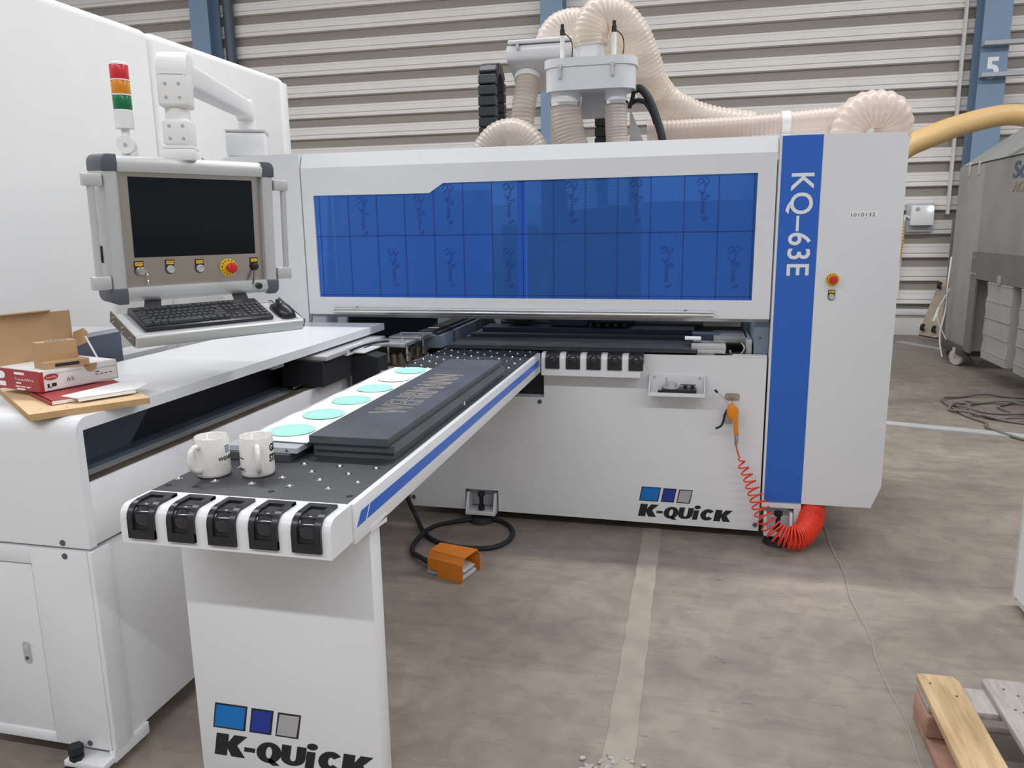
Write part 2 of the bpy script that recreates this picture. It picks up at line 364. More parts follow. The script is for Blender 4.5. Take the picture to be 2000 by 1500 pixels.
for x in (-1.80,-.045): obj('bar_bolt',B().cyl((x,FYP-.02,1.186),(x,FYP-.02,1.192),.008),CHR,t)
# housing left of the door, with a rounded left end
b=B().mesh(plate([(-2.62+.12*(1-math.cos(a)),2.006-.12*(1-math.sin(a))) for a in [k*math.pi/12 for k in range(0,7)]]+[(-2.10,2.006),(-2.10,.06),(-2.62,.06)],[],.9),FY(0,0,FYP+.45))
obj('left_housing',b,WH,t)
# right tower
tw=[(.362,.215),(.545,.213),(.548,.2125),(.877,.213),(.918,.325),(.916,1.975),(.90,1.998),(.362,2.003)]
tower=obj('tower',B().mesh(plate(tw,[],1.05),FY(0,0,FYP+.525)),WH,t)
obj('blue_stripe',B().box(.373,.552,FYP-.0015,FYP+.001,.216,2.001),BLU,t)
mt=text_mesh('KQ\u201363E',w=.475,h=.122,offset=.012,ext=.004,space=1.08)
obj('model_lettering',B().mesh(mt,frame((.401,FYP-.003,1.831),(0,0,-1),(1,0,0))),WINK,t,label='white KQ-63E lettering')
st=obj('serial_sticker',B().box(.684,.806,FYP-.001,FYP,1.622,1.652),WHD,t)
obj('serial_number',B().mesh(text_mesh('1010132',w=.104,h=.0165,offset=.0,ext=.002,space=1.1,res=3),FY(.692,1.628,FYP-.0015)),INK,st)
def ring_text(b,s,c,r,a0,a1,h,M=None,flip=False):
    n=len(s)
    for i,ch in enumerate(s):
        if ch==' ': continue
        a=a0+(a1-a0)*(i/(n-1) if n>1 else .5); me=text_mesh(ch,h=h,offset=.03,ext=.004,res=2)
        wd=max(v.co.x for v in me.vertices)
        if not flip: up=V((math.cos(a),math.sin(a),0)); ri=V((math.sin(a),-math.cos(a),0)); o=V(c)+up*r-ri*wd/2
        else: up=-V((math.cos(a),math.sin(a),0)); ri=V((-math.sin(a),math.cos(a),0)); o=V(c)-up*(r+h)-ri*wd/2
        Q=Matrix(((ri.x,up.x,0,o.x),(ri.y,up.y,0,o.y),(ri.z,up.z,1,o.z),(0,0,0,1)))
        b.mesh(me,(M@Q) if M is not None else Q)
def estop(t,M,r=.030):
    o=obj('emergency_stop',B(M).cyl((0,0,0),(0,0,.004),r,n=32),YEL,t,label='yellow ring of the emergency stop')
    b=B(M).lathe([(.012,.004),(.012,.018),(.0185,.022),(.0195,.032),(.015,.038),(.006,.040)],n=24); obj('red_button',b,REDB,o)
    b=B(); ring_text(b,'EMERGENCY',(0,0,.0045),r*.70,math.radians(200),math.radians(-20),r*.2,M); ring_text(b,'STOP',(0,0,.0045),r*.70,math.radians(225),math.radians(300),r*.2,M,True)
    obj('stop_lettering',b,INK,o); return o
def pushb(t,M,s='ON',kind='push'):
    pl=[(-.0155,.028),(-.0155,-.006)]+[(.0155*math.cos(a),-.006+.0155*math.sin(a)) for a in [math.pi+math.pi*k/10 for k in range(11)]]+[(.0155,.028)]
    o=obj({'push':'push_button','key':'key_switch','usb':'usb_socket'}[kind],B(M).prism([(x,y,0) for x,y in pl],(0,0,.003)),BLKM,t)
    obj('yellow_tag',B(M).box(-.0125,.0125,.0125,.0245,.003,.0038),YEL,o)
    b=B(M).mesh(text_mesh(s,h=.0055,w=min(.02,.006*len(s)),offset=.02,ext=.004,res=2),Matrix.Translation((-.003*len(s) if len(s)<4 else -.010,.0157,.0041))); obj('tag_lettering',b,REDB,o)
    if kind=='push': obj('metal_button',B(M).lathe([(.0135,.003),(.0135,.010),(.011,.011),(.0098,.009),(.0095,.0085),(.004,.009)],c=(0,-.005,0),n=20),SILV,o)
    if kind=='key':
        obj('lock_barrel',B(M).lathe([(.0165,.003),(.0165,.010),(.014,.016),(.012,.020),(.0065,.0205),(.003,.02)],c=(.002,-.006,0),n=24),CHR,o)
    if kind=='usb':
        obj('socket_cap',B(M).lathe([(.0135,.003),(.0135,.012),(.010,.014)],c=(.001,-.006,0),n=20),BLK,o)
    return o
estop(t,FY(.63,1.338,FYP-.001)@Matrix.Identity(4)); pushb(t,FY(.63,1.262,FYP-.001),'RESET')
# foot brackets
def foot(x0,x1,name='foot_bracket'):
    y=3.93; xm=(x0+x1)/2
    o=obj(name,B().box(x0,x1,y-.025,y+.09,.045,.065,.003).box(x0,x0+.014,y+.02,y+.1,.05,.16).box(x1-.014,x1,y+.02,y+.1,.05,.16).prism([(x0,y-.02,.06),(x0,y+.02,.06),(x0,y+.02,.16)],(.014,0,0)).prism([(x1-.014,y-.02,.06),(x1-.014,y+.02,.06),(x1-.014,y+.02,.16)],(.014,0,0)).box(x0,x1,y+.09,y+.12,.05,.2),WH,t)
    obj('levelling_bolt',B().cyl((xm,y+.01,.02),(xm,y+.01,.165),.012,n=14).cyl((xm,y+.01,.148),(xm,y+.01,.168),.021,n=8).cyl((xm,y+.01,.066),(xm,y+.01,.092),.020,n=6),BLKM,o)
    obj('foot_pad',B().cyl((xm,y+.01,0),(xm,y+.01,.03),.07,.055,n=28),RUB,o)
foot(-1.205,-1.035); foot(.375,.515)
obj('tower_base',B().box(.362,.552,FYP-.002,FYP+.01,.185,.21).box(.52,.552,FYP,FYP+.03,.085,.19).box(.36,.552,FYP+.11,5.0,.08,.215),WH,t)
# logo decals
def el(cx,cy,rx,ry,a0,a1,n=12): return [(cx+rx*math.cos(math.radians(a0+(a1-a0)*k/n)),cy+ry*math.sin(math.radians(a0+(a1-a0)*k/n))) for k in range(n+1)]
HEAVY={'K':[[(0,0),(0,1),(.40,1),(.40,.62),(.58,1),(1,1),(.70,.53),(1,0),(.56,0),(.40,.36),(.40,0)]],
 '-':[[(0,0),(0,1),(1,1),(1,0)]],
 'Q':[el(.5,.5,.5,.5,0,359,28),'hole',el(.5,.5,.13,.29,0,359,18),[(.50,.16),(.62,.24),(.98,-.06),(.72,-.10),(.58,-.02)]],
 'U':[[(0,1)]+el(.5,.40,.5,.40,180,360)+[(1,1),(.62,1)]+el(.5,.38,.12,.16,0,-180,8)+[(.38,1)]],
 'i':[[(.05,0),(.05,.66),(.72,.66),(.72,0)],el(.42,.87,.42,.13,0,359,18)],
 'C':[el(.5,.5,.5,.5,38,322,22)+el(.52,.5,.12,.22,322,38,14)]}
def heavy(b,ch,x,z,wd,h,y):
    G=HEAVY[ch]; i=0
    while i<len(G):
        hl=[G[i+2]] if i+1<len(G) and G[i+1]=='hole' else []
        f=lambda P:[(x+p[0]*wd+p[1]*h*.20,z+p[1]*h) for p in P]
        b.mesh(plate(f(G[i]),[f(q) for q in hl],.0012),FY(0,0,y)); i+=3 if hl else 1
def logo(t,x0,z0,y):
    def sq(a,c,h,m,dz=0):
        sh=.014
        def P(e): return [(a+e*1.0,0+e),(c-e,0+e),(c+sh-e,h-e),(a+sh+e,h-e)]
        for e,mm,dy in ((0,INK,.001),(.005,m,.002)):
            b=B(); b.prism([(x0+x,y,z0+.086+z) for x,z in P(e)],(0,-dy,0)); obj('logo_square' if e else 'logo_frame',b,mm,t)
    sq(0,.100,.078,LB); sq(.113,.180,.076,LN); sq(.193,.262,.074,LG)
    Lx=0
    b=B(); x=0
    for ch,wd,h,dz in (('K',.098,.063,0),('-',.034,.012,.022),('Q',.078,.060,-.003),('U',.076,.057,0),('i',.040,.072,0),('C',.073,.057,0),('K',.088,.057,0)):
        heavy(b,ch,x0-.004+x,z0+dz,wd*.97,h*1.09,y-.0006); x+=wd*.97
    obj('logo_lettering',b,INK,t,label='black K-QUiCK lettering')
logo(t,-.257,.090,FYP)
# roller shelf on the machine front
def roller_units(t,xs,y,z,name='roller_unit'):
    for x in xs:
        prof=[]
        for (yy,zz) in [(.085,.0035),(.03,.0035)]: prof.append((yy,zz))
        for k in range(6):
            a=math.radians(90-90*k/5); prof.append((.030-.0335*math.cos(a),-.030+.0335*math.sin(a)))
        prof+= [(-.0035,-.075)]
        o=obj(name,B().box(x-.034,x+.034,y+.012,y+.09,z-.05,z+.001),BLKM,t)
        obj('roller_back',B().box(x-.034,x+.034,y-.0012,y+.02,z-.074,z-.012).box(x-.034,x+.034,y+.02,y+.085,z-.01,z+.0012),BLKM,o)
        b=B()
        for (a0,a1) in ((-.036,-.021),(.021,.036)):
            P=[(y+p[0],z+p[1]) for p in prof]; n=len(P)
            Q=[]
            for i in range(n):
                pa=V(P[max(i-1,0)]);pc=V(P[min(i+1,n-1)]); dd=(pc-pa).normalized(); nn=V((dd.y,-dd.x)); Q.append((P[i][0]+nn.x*.004,P[i][1]+nn.y*.004))
                P[i]=(P[i][0]-nn.x*.008,P[i][1]-nn.y*.008)
            b.prism([(x+a0,)+tuple(p) for p in P]+[(x+a0,)+tuple(p) for p in Q[::-1]],(a1-a0,0,0))
        b.box(x-.036,x+.036,y+.066,y+.087,z-.004,z+.0075); b.box(x-.036,x+.036,y-.0075,y+.004,z-.077,z-.055)
        obj('roller_bracket',b,BLK,o,smooth=50)
        obj('roller',B().lathe([(.024,-.0195),(.0325,-.018),(.0345,-.008),(.035,0),(.0345,.008),(.0325,.018),(.024,.0195)],c=(x,y+.030,z-.032),n=28,axis=(1,0,0)),mat('gloss_black_roller',(0.02,0.02,0.024),.12,coat=.4),o)
def cap_prism(x0,x1,y,yb,zt,zb,r=.03):
    pr=[(yb,zt)]+[(y+r-r*math.cos(a),zt-r+r*math.sin(a)) for a in [math.pi/2-math.pi/2*k/6 for k in range(7)]]+[(y,zb),(yb,zb)]
    return [(x0,p[0],p[1]) for p in pr]
sh=obj('roller_shelf',B().prism(cap_prism(-.762,-.257,3.865,FYP,.966,.852),(.505,0,0)),WH,t)
roller_units(t,[-.703+.106*i for i in range(5)],3.865,.966)
# handwheel tray on the front
obj('tray',B().box(-.214,.062,FYP-.008,FYP,.770,.858).box(-.214,.062,FYP-.095,FYP,.765,.772).box(-.214,.062,FYP-.098,FYP-.092,.765,.783).prism([(-.214,FYP-.095,.77),(-.214,FYP,.77),(-.214,FYP,.857),(-.214,FYP-.02,.857),(-.214,FYP-.095,.79)],(.005,0,0)).prism([(.057,FYP-.095,.77),(.057,FYP,.77),(.057,FYP,.857),(.057,FYP-.02,.857),(.057,FYP-.095,.79)],(.005,0,0)),WH,t)
for x in (-.19,.035): obj('tray_screw',B().cyl((x,FYP-.008,.846),(x,FYP-.013,.846),.006,n=12),GRY,t)
# gun hook plate
b=B(); b.mesh(plate(rrect(.160,.232,.735,.772,.014),[],.003),FY(0,0,FYP-.0015)); b.box(.193,.199,FYP-.05,FYP-.002,.748,.752).box(.193,.199,FYP-.05,FYP-.047,.715,.752)
hk=obj('gun_hook',b,STEEL,t)
for x in (.172,.220): obj('hook_screw',B().cyl((x,FYP-.003,.753),(x,FYP-.007,.753),.005,n=12),CHR,hk)
obj('hook_plate',B().box(.165,.20,FYP-.003,FYP,.615,.665),STEEL,hk)
# inside of the slot
obj('rear_panel',B().box(-2.6,.9,5.30,5.33,.3,1.97),WHD,t)
obj('inside_cheek',B().box(.292,.36,FYP+.06,5.2,.90,1.9),SBL,t)
obj('cheek_screw',B().cyl((.32,FYP+.06,1.045),(.32,FYP+.055,1.045),.006),CAP,t)
obj('bed',B().box(-1.33,.29,FYP+.04,5.2,.70,.952),BLKM,t)
obj('machine_table',B().box(-1.295,.02,3.935,4.30,.972,.985),TBL,t)
obj('machine_table',B().box(-1.265,-.03,4.30,4.38,.982,1.002),TBL,t)
obj('machine_table',B().box(-1.23,.0,4.44,4.62,.985,1.022),TBL,t)
obj('machine_table',B().box(-1.23,.05,4.66,4.95,.99,1.03),TBL,t)
b=B().box(-1.52,-1.36,4.05,5.2,.953,1.022); obj('guide_beam',b,SBL,t)
o=obj('guide_rail',B().box(-1.50,-1.42,4.06,5.2,1.0225,1.042).box(-1.40,-1.375,4.06,5.2,1.0225,1.037),BLKM,t)
for y in (4.2,4.75): obj('rail_label',B().box(-1.49,-1.43,y,y+.03,1.0425,1.0445),WHD,o)
o=obj('stop_plate',B().box(-.046,.035,FYP+.12,FYP+.2,1.02,1.028),WHD,t)
ck=obj('clamp_unit',B().box(-.005,.16,FYP+.05,4.35,.975,1.0,.004).box(.10,.27,4.12,4.4,1.0,1.03,.004).box(.255,.285,4.02,4.4,.92,1.03,.004),MACH,t)
obj('clamp_jaw',B().box(-.012,.155,FYP+.02,FYP+.06,.985,1.012,.003).box(-.012,.155,FYP+.015,FYP+.05,.968,.985,.003),SILV,ck)
obj('clamp_leg',B().box(.015,.105,FYP+.032,FYP+.06,.90,.968),WH,ck)
for x in (.02,.06,.105): obj('jaw_bolt',B().cyl((x,FYP+.015,.977),(x,FYP+.009,.977),.005,n=10),CHR,ck)
obj('clamp_pad',B().prism([(-.01,4.22,1.002),(.12,4.20,1.002),(.14,4.26,1.002),(.12,4.34,1.002),(-.01,4.34,1.002)],(0,0,.03)),SLATE,ck)
b=B(); b.tube(spline([(.18,4.02,.975),(.19,3.99,.955),(.225,3.99,.955),(.25,4.02,.985),(.235,4.06,1.01)],.01),.008,8); obj('clamp_cable',b,BLK,ck)
obj('slot_sill',B().box(.19,.352,FYP-.002,FYP+.04,.955,.964),WH,t)
obj('added_dark_sheet',B().box(-2.09,-1.53,4.45,4.5,.90,1.15),DARK,t); obj('left_floor',B().box(-2.09,-1.53,4.0,4.45,.88,.90),BLKM,t); obj('left_post',B().box(-1.20,-1.165,4.63,4.66,.99,1.16),WH,t)  # near-black sheet added to keep the view into the slot's left end dark
# drill heads seen dimly through the film
b=B().box(-1.12,-.96,4.5,4.85,1.05,1.62,.02).box(-.84,-.60,4.5,4.9,1.02,1.50,.03).box(-.58,-.34,4.45,4.9,1.05,1.72,.03)
for i in range(9): b.cyl((-.80+.05*i,4.55,1.02),(-.80+.05*i,4.55,1.25),.018,n=10)
hd=obj('drill_head',b,mat('dim_dark_metal',(0.05,0.05,0.055),.5),t)
obj('cross_beam',B().box(-2.05,.3,4.95,5.25,1.3,1.75,.01),mat('inner_grey',(0.40,0.41,0.42),.5),t); obj('added_bright_panel',B().box(-2.08,-1.13,4.30,4.32,1.15,1.96),WH,t); obj('added_bright_panel',B().box(-.30,.285,4.42,4.44,1.15,1.96),WH,t)  # two white panels added behind the film to lighten the window's ends
obj('vertical_slide',B().box(-.96,-.36,4.9,4.945,1.4,1.96,.01).box(-.56,-.52,4.9,4.945,1.95,2.3,.004),mat('dim_dark_metal',(0.05,0.05,0.055),.5),t)
obj('support_plate',B().prism([(-.42,4.95,2.30),(-.30,4.95,2.02),(-.18,4.95,2.02),(-.18,4.95,2.0),(-.42,4.95,2.0)],(0,.02,0)),WH,t)
# ---------------------------------------------------------------- extraction hoods and hoses on top of the machine
def stadium(x0,x1,y0,y1,n=7):
    r=(y1-y0)/2*.75; return rrect(x0,x1,y0,y1,r,n)
t=thing('dust_hood','white rounded dust hood in front, with two hoses below and two thin cylinders','dust hood',(-.61,4.6,2.33))
o=obj('hood_body',B().mesh(plate(stadium(-.86,-.36,4.48,4.72),[],.125),frame((0,0,2.405),(1,0,0),(0,1,0))),WH,t)
obj('hood_lid',B().mesh(plate(stadium(-.868,-.352,4.472,4.728),[],.045),frame((0,0,2.488),(1,0,0),(0,1,0))),WH,t)
for x in (-.765,-.475):
    o=obj('latch',B().box(x-.011,x+.011,4.462,4.478,2.455,2.475).box(x-.007,x+.007,4.460,4.478,2.405,2.46),SILV,t)
obj('outlet',B().cyl((-.615,4.6,2.50),(-.615,4.6,2.60),.083,n=32),WH,t)
obj('hose_band',B().lathe([(.088,0),(.090,.002),(.090,.02),(.088,.022)],c=(-.615,4.6,2.585),n=32),CHR,t)
for x,r in ((-.752,.088),(-.47,.064)):
    obj('inlet',B().cyl((x,4.6,2.28),(x,4.6,2.345),r-.004,n=28),WHD,t)
    obj('hose_band',B().lathe([(r+.004,0),(r+.006,.002),(r+.006,.018),(r+.004,.02)],c=(x,4.6,2.268),n=28),CHR,t)
obj('back_stay',B().box(-.68,-.54,4.72,4.76,2.22,2.40),WH,t)
for x in (-.764,-.478):
    o=obj('gas_cylinder',B().cyl((x,4.55,2.51),(x,4.55,2.64),.0135,n=16),WHD,t); obj('cylinder_tip',B().cyl((x,4.55,2.64),(x,4.55,2.672),.014,n=14).cyl((x,4.55,2.672),(x,4.55,2.70),.010,n=12),BLK,o)
    b=B(); b.tube(spline([(x+.01,4.56,2.655),(x+.045,4.58,2.62),(x+.05,4.58,2.55),(x+.03,4.6,2.51)],.01),.003,6); obj('air_line',b,BLK,o)
def hs(name,pts,r,label,m=HOSE,pitch=.02,amp=.035,n=24,group=None):
    o=obj(name,hose(B(),pts,r,pitch,amp,n),m,smooth=80); return tag(o,label,'hose',group)
hs('drop_hose',[(-.752,4.6,2.285),(-.745,4.6,2.2),(-.72,4.6,2.08),(-.68,4.6,1.95),(-.65,4.6,1.7)],.086,'wide cream hose dropping from left end of front dust hood')
hs('drop_hose',[(-.47,4.6,2.285),(-.465,4.6,2.15),(-.455,4.6,2.0),(-.45,4.6,1.72)],.062,'narrower cream hose dropping from right end of front dust hood',pitch=.017)
hs('arched_hose',[(-.615,4.6,2.585),(-.617,4.6,2.66),(-.57,4.62,2.745),(-.47,4.66,2.735),(-.385,4.7,2.645),(-.325,4.76,2.51),(-.29,4.82,2.41),(-.235,4.88,2.335)],.098,'big cream hose arching from the front dust hood over to the right',pitch=.021,amp=.03)
hs('sloping_hose',[(-.262,4.85,2.37),(-.20,4.92,2.31),(-.08,5.0,2.25),(.07,5.05,2.205),(.30,5.1,2.17)],.094,'cream hose sloping down to the right behind the long straight hose',pitch=.032,amp=.05)
hs('straight_hose',[(-.30,4.75,2.135),(.10,4.75,2.14),(.45,4.75,2.15),(.72,4.76,2.165),(.80,4.85,2.16)],.055,'long straight ribbed hose along the machine top with white strap',HOSE2,pitch=.024,amp=.06)
tag(obj('hose_strap',B().lathe([(.062,0),(.064,.002),(.064,.045),(.062,.047)],c=(.435,4.75,2.149),n=28,axis=(1,0,.02)).box(.436,.48,4.72,4.78,1.95,2.09),WHD),'white strap around the long straight hose','strap')
hs('loop_hose',[(.765,4.72,1.90),(.768,4.73,2.04),(.785,4.74,2.12),(.84,4.75,2.185),(.915,4.76,2.205),(.99,4.78,2.19),(1.03,4.81,2.13),(1.025,4.86,2.03),(1.02,4.92,1.85),(1.025,5.0,1.5),(1.025,5.02,.9),(1.025,5.02,.06)],.097,'clear ribbed hose looping over the tower top right',HOSE2,pitch=.034,amp=.045,n=28)
hs('elbow_hose',[(-1.20,4.42,1.90),(-1.185,4.42,2.00),(-1.12,4.43,2.09),(-1.03,4.44,2.115),(-.95,4.45,2.075),(-.905,4.46,1.99),(-.90,4.47,1.88)],.088,'bent cream hose elbow poking up over the machine door',HOSE,pitch=.018,amp=.03)
t=thing('dust_hood','white slanted dust hood at the back beside the black cable chain','dust hood',(-.96,5.05,2.45))
obj('hood_body',B().prism([(-1.17,4.88,2.60),(-1.17,4.88,2.685),(-1.17,5.25,2.72),(-1.17,5.25,2.46)],(.42,0,0),.02),WH,t)
obj('hood_lid',B().prism([(-1.155,4.87,2.687),(-1.155,4.87,2.712),(-1.155,5.25,2.745),(-1.155,5.25,2.72)],(.40,0,0),.008),WH,t)
obj('latch',B().box(-1.10,-1.085,4.86,4.875,2.655,2.70),SILV,t)
obj('inlet',B().cyl((-1.065,5.05,2.57),(-1.065,5.02,2.50),.082,n=26),WHD,t); obj('inlet',B().cyl((-.86,5.05,2.57),(-.86,5.02,2.50),.066,n=24),WHD,t)
hs('drop_hose',[(-1.065,5.03,2.53),(-1.068,5.0,2.44),(-1.085,4.97,2.3),(-1.09,4.96,2.15),(-1.09,4.96,1.9)],.073,'cream hose hanging from rear dust hood next to the cable chain',pitch=.024,amp=.05)
hs('drop_hose',[(-.86,5.03,2.53),(-.86,5.0,2.42),(-.86,5.0,2.2),(-.86,5.0,1.9)],.055,'cream hose mostly hidden behind the front dust hood',pitch=.024,amp=.05)
hs('arched_hose',[(-.93,5.08,2.70),(-.92,5.08,2.76),(-.86,5.1,2.82),(-.75,5.15,2.835),(-.60,5.25,2.75),(-.45,5.35,2.55)],.09,'cream hose arching behind the big front hose from rear hood',pitch=.02,amp=.03)
# cable chains
def chain(name,label,x0,x1,path,group=None):
    t=thing(name,label,'cable chain',((x0+x1)/2,path[0][0],path[0][1]))
    P=spline([(0,)+p for p in path],.062)
    for a,c in zip(P,P[1:]):
        d=(c-a).normalized(); nn=V((0,-d.z,d.y)); m=(a+c)/2
        M=Matrix(((1,0,0,0),(0,d.y,nn.y,m.y),(0,d.z,nn.z,m.z),(0,0,0,1)))
        o=obj('chain_link',B(M).box(x0,x1,-.029,.029,-.034,.034,.006,1),mat('chain_plastic',(0.03,0.034,0.042),.45),t)
    return t
chain('cable_chain','black cable chain looping upright left of the hoses',-1.335,-1.225,[(4.86,1.90),(4.86,2.2),(4.86,2.42),(4.88,2.53),(4.97,2.575),(5.06,2.53),(5.08,2.42),(5.08,2.2),(5.08,1.9)])
chain('cable_chain','black cable chain seen between two hoses under the front hood',-.645,-.555,[(5.08,1.90),(5.08,2.1),(5.08,2.3),(5.1,2.42)])
b=B(); b.tube(spline([(-.38,4.66,2.35),(-.34,4.66,2.36),(-.29,4.64,2.30),(-.24,4.62,2.18),(-.205,4.6,2.06),(-.19,4.6,1.9)],.012),.022,12); b.tube(spline([(-.40,4.66,2.27),(-.36,4.65,2.295),(-.31,4.64,2.28),(-.27,4.63,2.22),(-.245,4.62,2.15)],.012),.012,10); b.tube(spline([(-.375,4.66,2.36),(-.38,4.65,2.31),(-.40,4.65,2.25)],.01),.012,8)
tag(obj('cable_bundle',b,BLKM),'thick black cable bundle curving down right of front dust hood','cable')
# ---------------------------------------------------------------- feed table in front of the machine
t=thing('feed_table','narrow black topped feed table with white blue-striped rail running to the machine','table',(-1.05,2.2,0)); FT=t
obj('table_body',B().box(-1.318,-.782,1.602,3.86,.880,.956),WH,t)
obj('table_top',B().box(-1.320,-.786,1.598,4.15,.956,.966,.003),TBL,t)
r=obj('side_rail',B().box(-.782,-.765,1.598,3.86,.868,.969,.002),WH,t)
obj('blue_stripe',B().prism([(-.7648,1.690,.940),(-.7648,3.83,.938),(-.7648,3.83,.907),(-.7648,1.665,.908)],(.001,0,0)),BLU,r)
obj('blue_stripe',B().prism([(-.7648,1.634,.940),(-.7648,1.680,.940),(-.7648,1.655,.908),(-.7648,1.606,.908)],(.001,0,0)),BLU,r)
obj('end_cap',B().prism(cap_prism(-1.316,-.772,1.485,1.597,.968,.876),(.544,0,0)),WH,t)
roller_units(t,[-1.256+.1066*i for i in range(5)],1.485,.968)
lg=obj('support_leg',B().box(-1.327,-.776,1.70,1.765,0,.88,.004),WH,t)
obj('gusset',B().prism([(-.776,1.68,.865),(-.776,1.785,.872),(-.776,1.785,.855)],(.012,0,0)).box(-.776,-.764,1.68,1.785,.868,.88),WH,lg)
logo(lg,-1.281,.152,1.70)
# ball rollers in the table top
ball=None; n=0
def ballpart(x,y):
    global ball,n
    if ball is None:
        b=B().lathe([(.0105,0),(.0105,.0012),(.0085,.0016)],c=(x,y,.966),n=14); b.sph((x,y,.9665),.0058,10)
        ball=obj('ball_roller',b,CHR,t,smooth=60); ball['xy']=(x,y)
    else:
        d=ball.copy(); C.objects.link(d); d.parent=t; d.location=(x-ball['xy'][0],y-ball['xy'][1],0); del d['xy']
occ=[(-1.07,-.80,1.92,3.27),(-1.30,-1.06,1.86,3.17),(-1.29,-1.18,1.70,1.80),(-1.165,-1.08,1.72,1.82)]
row=0; y=1.694
while y<4.1:
    for i in range(5 if row%2==0 else 5):
        x=-1.305+.1066*i+ (0.053 if row%2 else 0)
        if not any(a<=x<=c and d0<=y<=d1 for a,c,d0,d1 in occ) and x<-.80: ballpart(x,y)
    row+=1; y+=.0595
if 'xy' in ball: del ball['xy']
for x,y in ((-1.30,1.645),(-1.223,1.647),(-1.011,1.65),(-.803,1.655)):
    obj('screw_hole',B().cyl((x,y,.9655),(x,y,.9667),.0085,n=16),DARK,t)
# ---------------------------------------------------------------- beam console on the left
t=thing('gripper_console','long white gripper beam console on the left with a cabinet door','machine cabinet',(-1.95,2.8,0)); GC=t
X1=-1.65; Y0=1.735
# bent cover: end sheet, top, right lip
r=.045
pr=[(Y0,.722)]+[(Y0+r-r*math.cos(a),1.100-r+r*math.sin(a)) for a in [math.pi/2*k/7 for k in range(8)]]+[(3.945,1.100),(3.945,1.064),(Y0+.028,1.064),(Y0+.028,.722)]
b=B(); b.prism([(X1-.025,p[0],p[1]) for p in pr],(.025,0,0)); 
pt=[(Y0,.722)]+[(Y0+r-r*math.cos(a),1.100-r+r*math.sin(a)) for a in [math.pi/2*k/7 for k in range(8)]]+[(3.945,1.100),(3.945,1.085),(Y0+.05,1.085),(Y0+.018,1.05),(Y0+.018,.722)]
b.prism([(-2.225,p[0],p[1]) for p in pt],(2.225+X1-.0251,0,0))
obj('cover',b,WH,t,smooth=40)
obj('back_sheet',B().box(-2.225,-2.20,Y0+.02,3.95,.10,1.09),WH,t)
obj('cover_screw',B().cyl((-1.74,Y0,.735),(-1.74,Y0-.003,.735),.0085,n=16),CAP,t)
rl=obj('lower_rail',B().box(-1.665,X1+.001,Y0+.028,3.48,.726,.908,.002).box(-1.70,-1.655,Y0+.028,3.48,.73,.745),WH,t)
obj('linear_rail',B().box(-1.705,-1.665,Y0+.03,3.5,.87,.908).box(-1.70,-1.672,Y0+.03,3.5,.908,.912),BRN,t)
obj('rail_bed',B().box(-1.79,-1.705,Y0+.03,3.5,.84,.893),SILV,t)
obj('linear_rail',B().box(-1.845,-1.79,Y0+.03,3.5,.86,.906),SLATE,t)
obj('channel_wall',B().box(-1.87,-1.85,Y0+.03,3.9,.80,1.085),BLKM,t)
obj('end_bracket',B().prism([(-1.849,Y0+.03,.90),(-1.849,2.15,.90),(-1.849,2.25,.99),(-1.849,2.33,1.06),(-1.849,Y0+.03,1.06)],(.012,0,0)),SLATE,t)
# cabinet below
cb=obj('cabinet',B().box(-2.22,-1.662,Y0+.008,3.9,.075,.714,.003),WH,t)
obj('cabinet_edge',B().box(-1.664,-1.648,Y0,Y0+.075,.075,.712,.004),WH,cb)
dr=obj('cabinet_door',B().box(-2.20,-1.866,Y0+.0035,Y0+.02,.112,.655,.002),WH,t)
hm=plate(rrect(-1.935,-1.912,.335,.405,.0112,6),[],.006)
hd=obj('latch_handle',B().mesh(hm,FY(0,0,Y0+.001)),SILV,dr)
obj('lock',B().cyl((-1.923,Y0-.002,.352),(-1.923,Y0-.004,.352),.006,n=16),SLATE,dr); obj('finger_grip',B().box(-1.930,-1.917,Y0-.004,Y0,.365,.392,.002),SILV,dr)
obj('cabinet_face',B().box(-1.860,-1.664,Y0-.001,Y0+.02,.075,.712,.002).box(-2.22,-1.86,Y0-.001,Y0+.02,.66,.712,.002).box(-2.22,-1.86,Y0-.001,Y0+.02,.075,.107,.002),WH,t)
for z in (.695,.092): obj('cover_screw',B().cyl((-1.738,Y0-.001,z),(-1.738,Y0-.004,z),.0085,n=16),CAP,t)
f=obj('foot_plate',B().box(-1.80,-1.66,Y0-.045,Y0+.13,.035,.055,.003).box(-1.675,-1.655,Y0+.0,Y0+.15,.035,.075,.002),WH,t)
obj('levelling_bolt',B().cyl((-1.765,Y0-.03,.0),(-1.765,Y0-.03,.08),.012,n=14).cyl((-1.765,Y0-.03,.075),(-1.765,Y0-.03,.10),.021,n=6).cyl((-1.765,Y0-.03,.055),(-1.765,Y0-.03,.07),.02,n=6).cyl((-1.765,Y0-.03,.0),(-1.765,Y0-.03,.018),.05,n=24),BLKM,f)
for yy in (3.3,): obj('foot_plate',B().box(-1.80,-1.67,yy,yy+.1,0,.076),BLKM,t)
obj('cover_bracket',B().box(-1.72,-1.70,2.86,2.95,1.035,1.064),SILV,t)
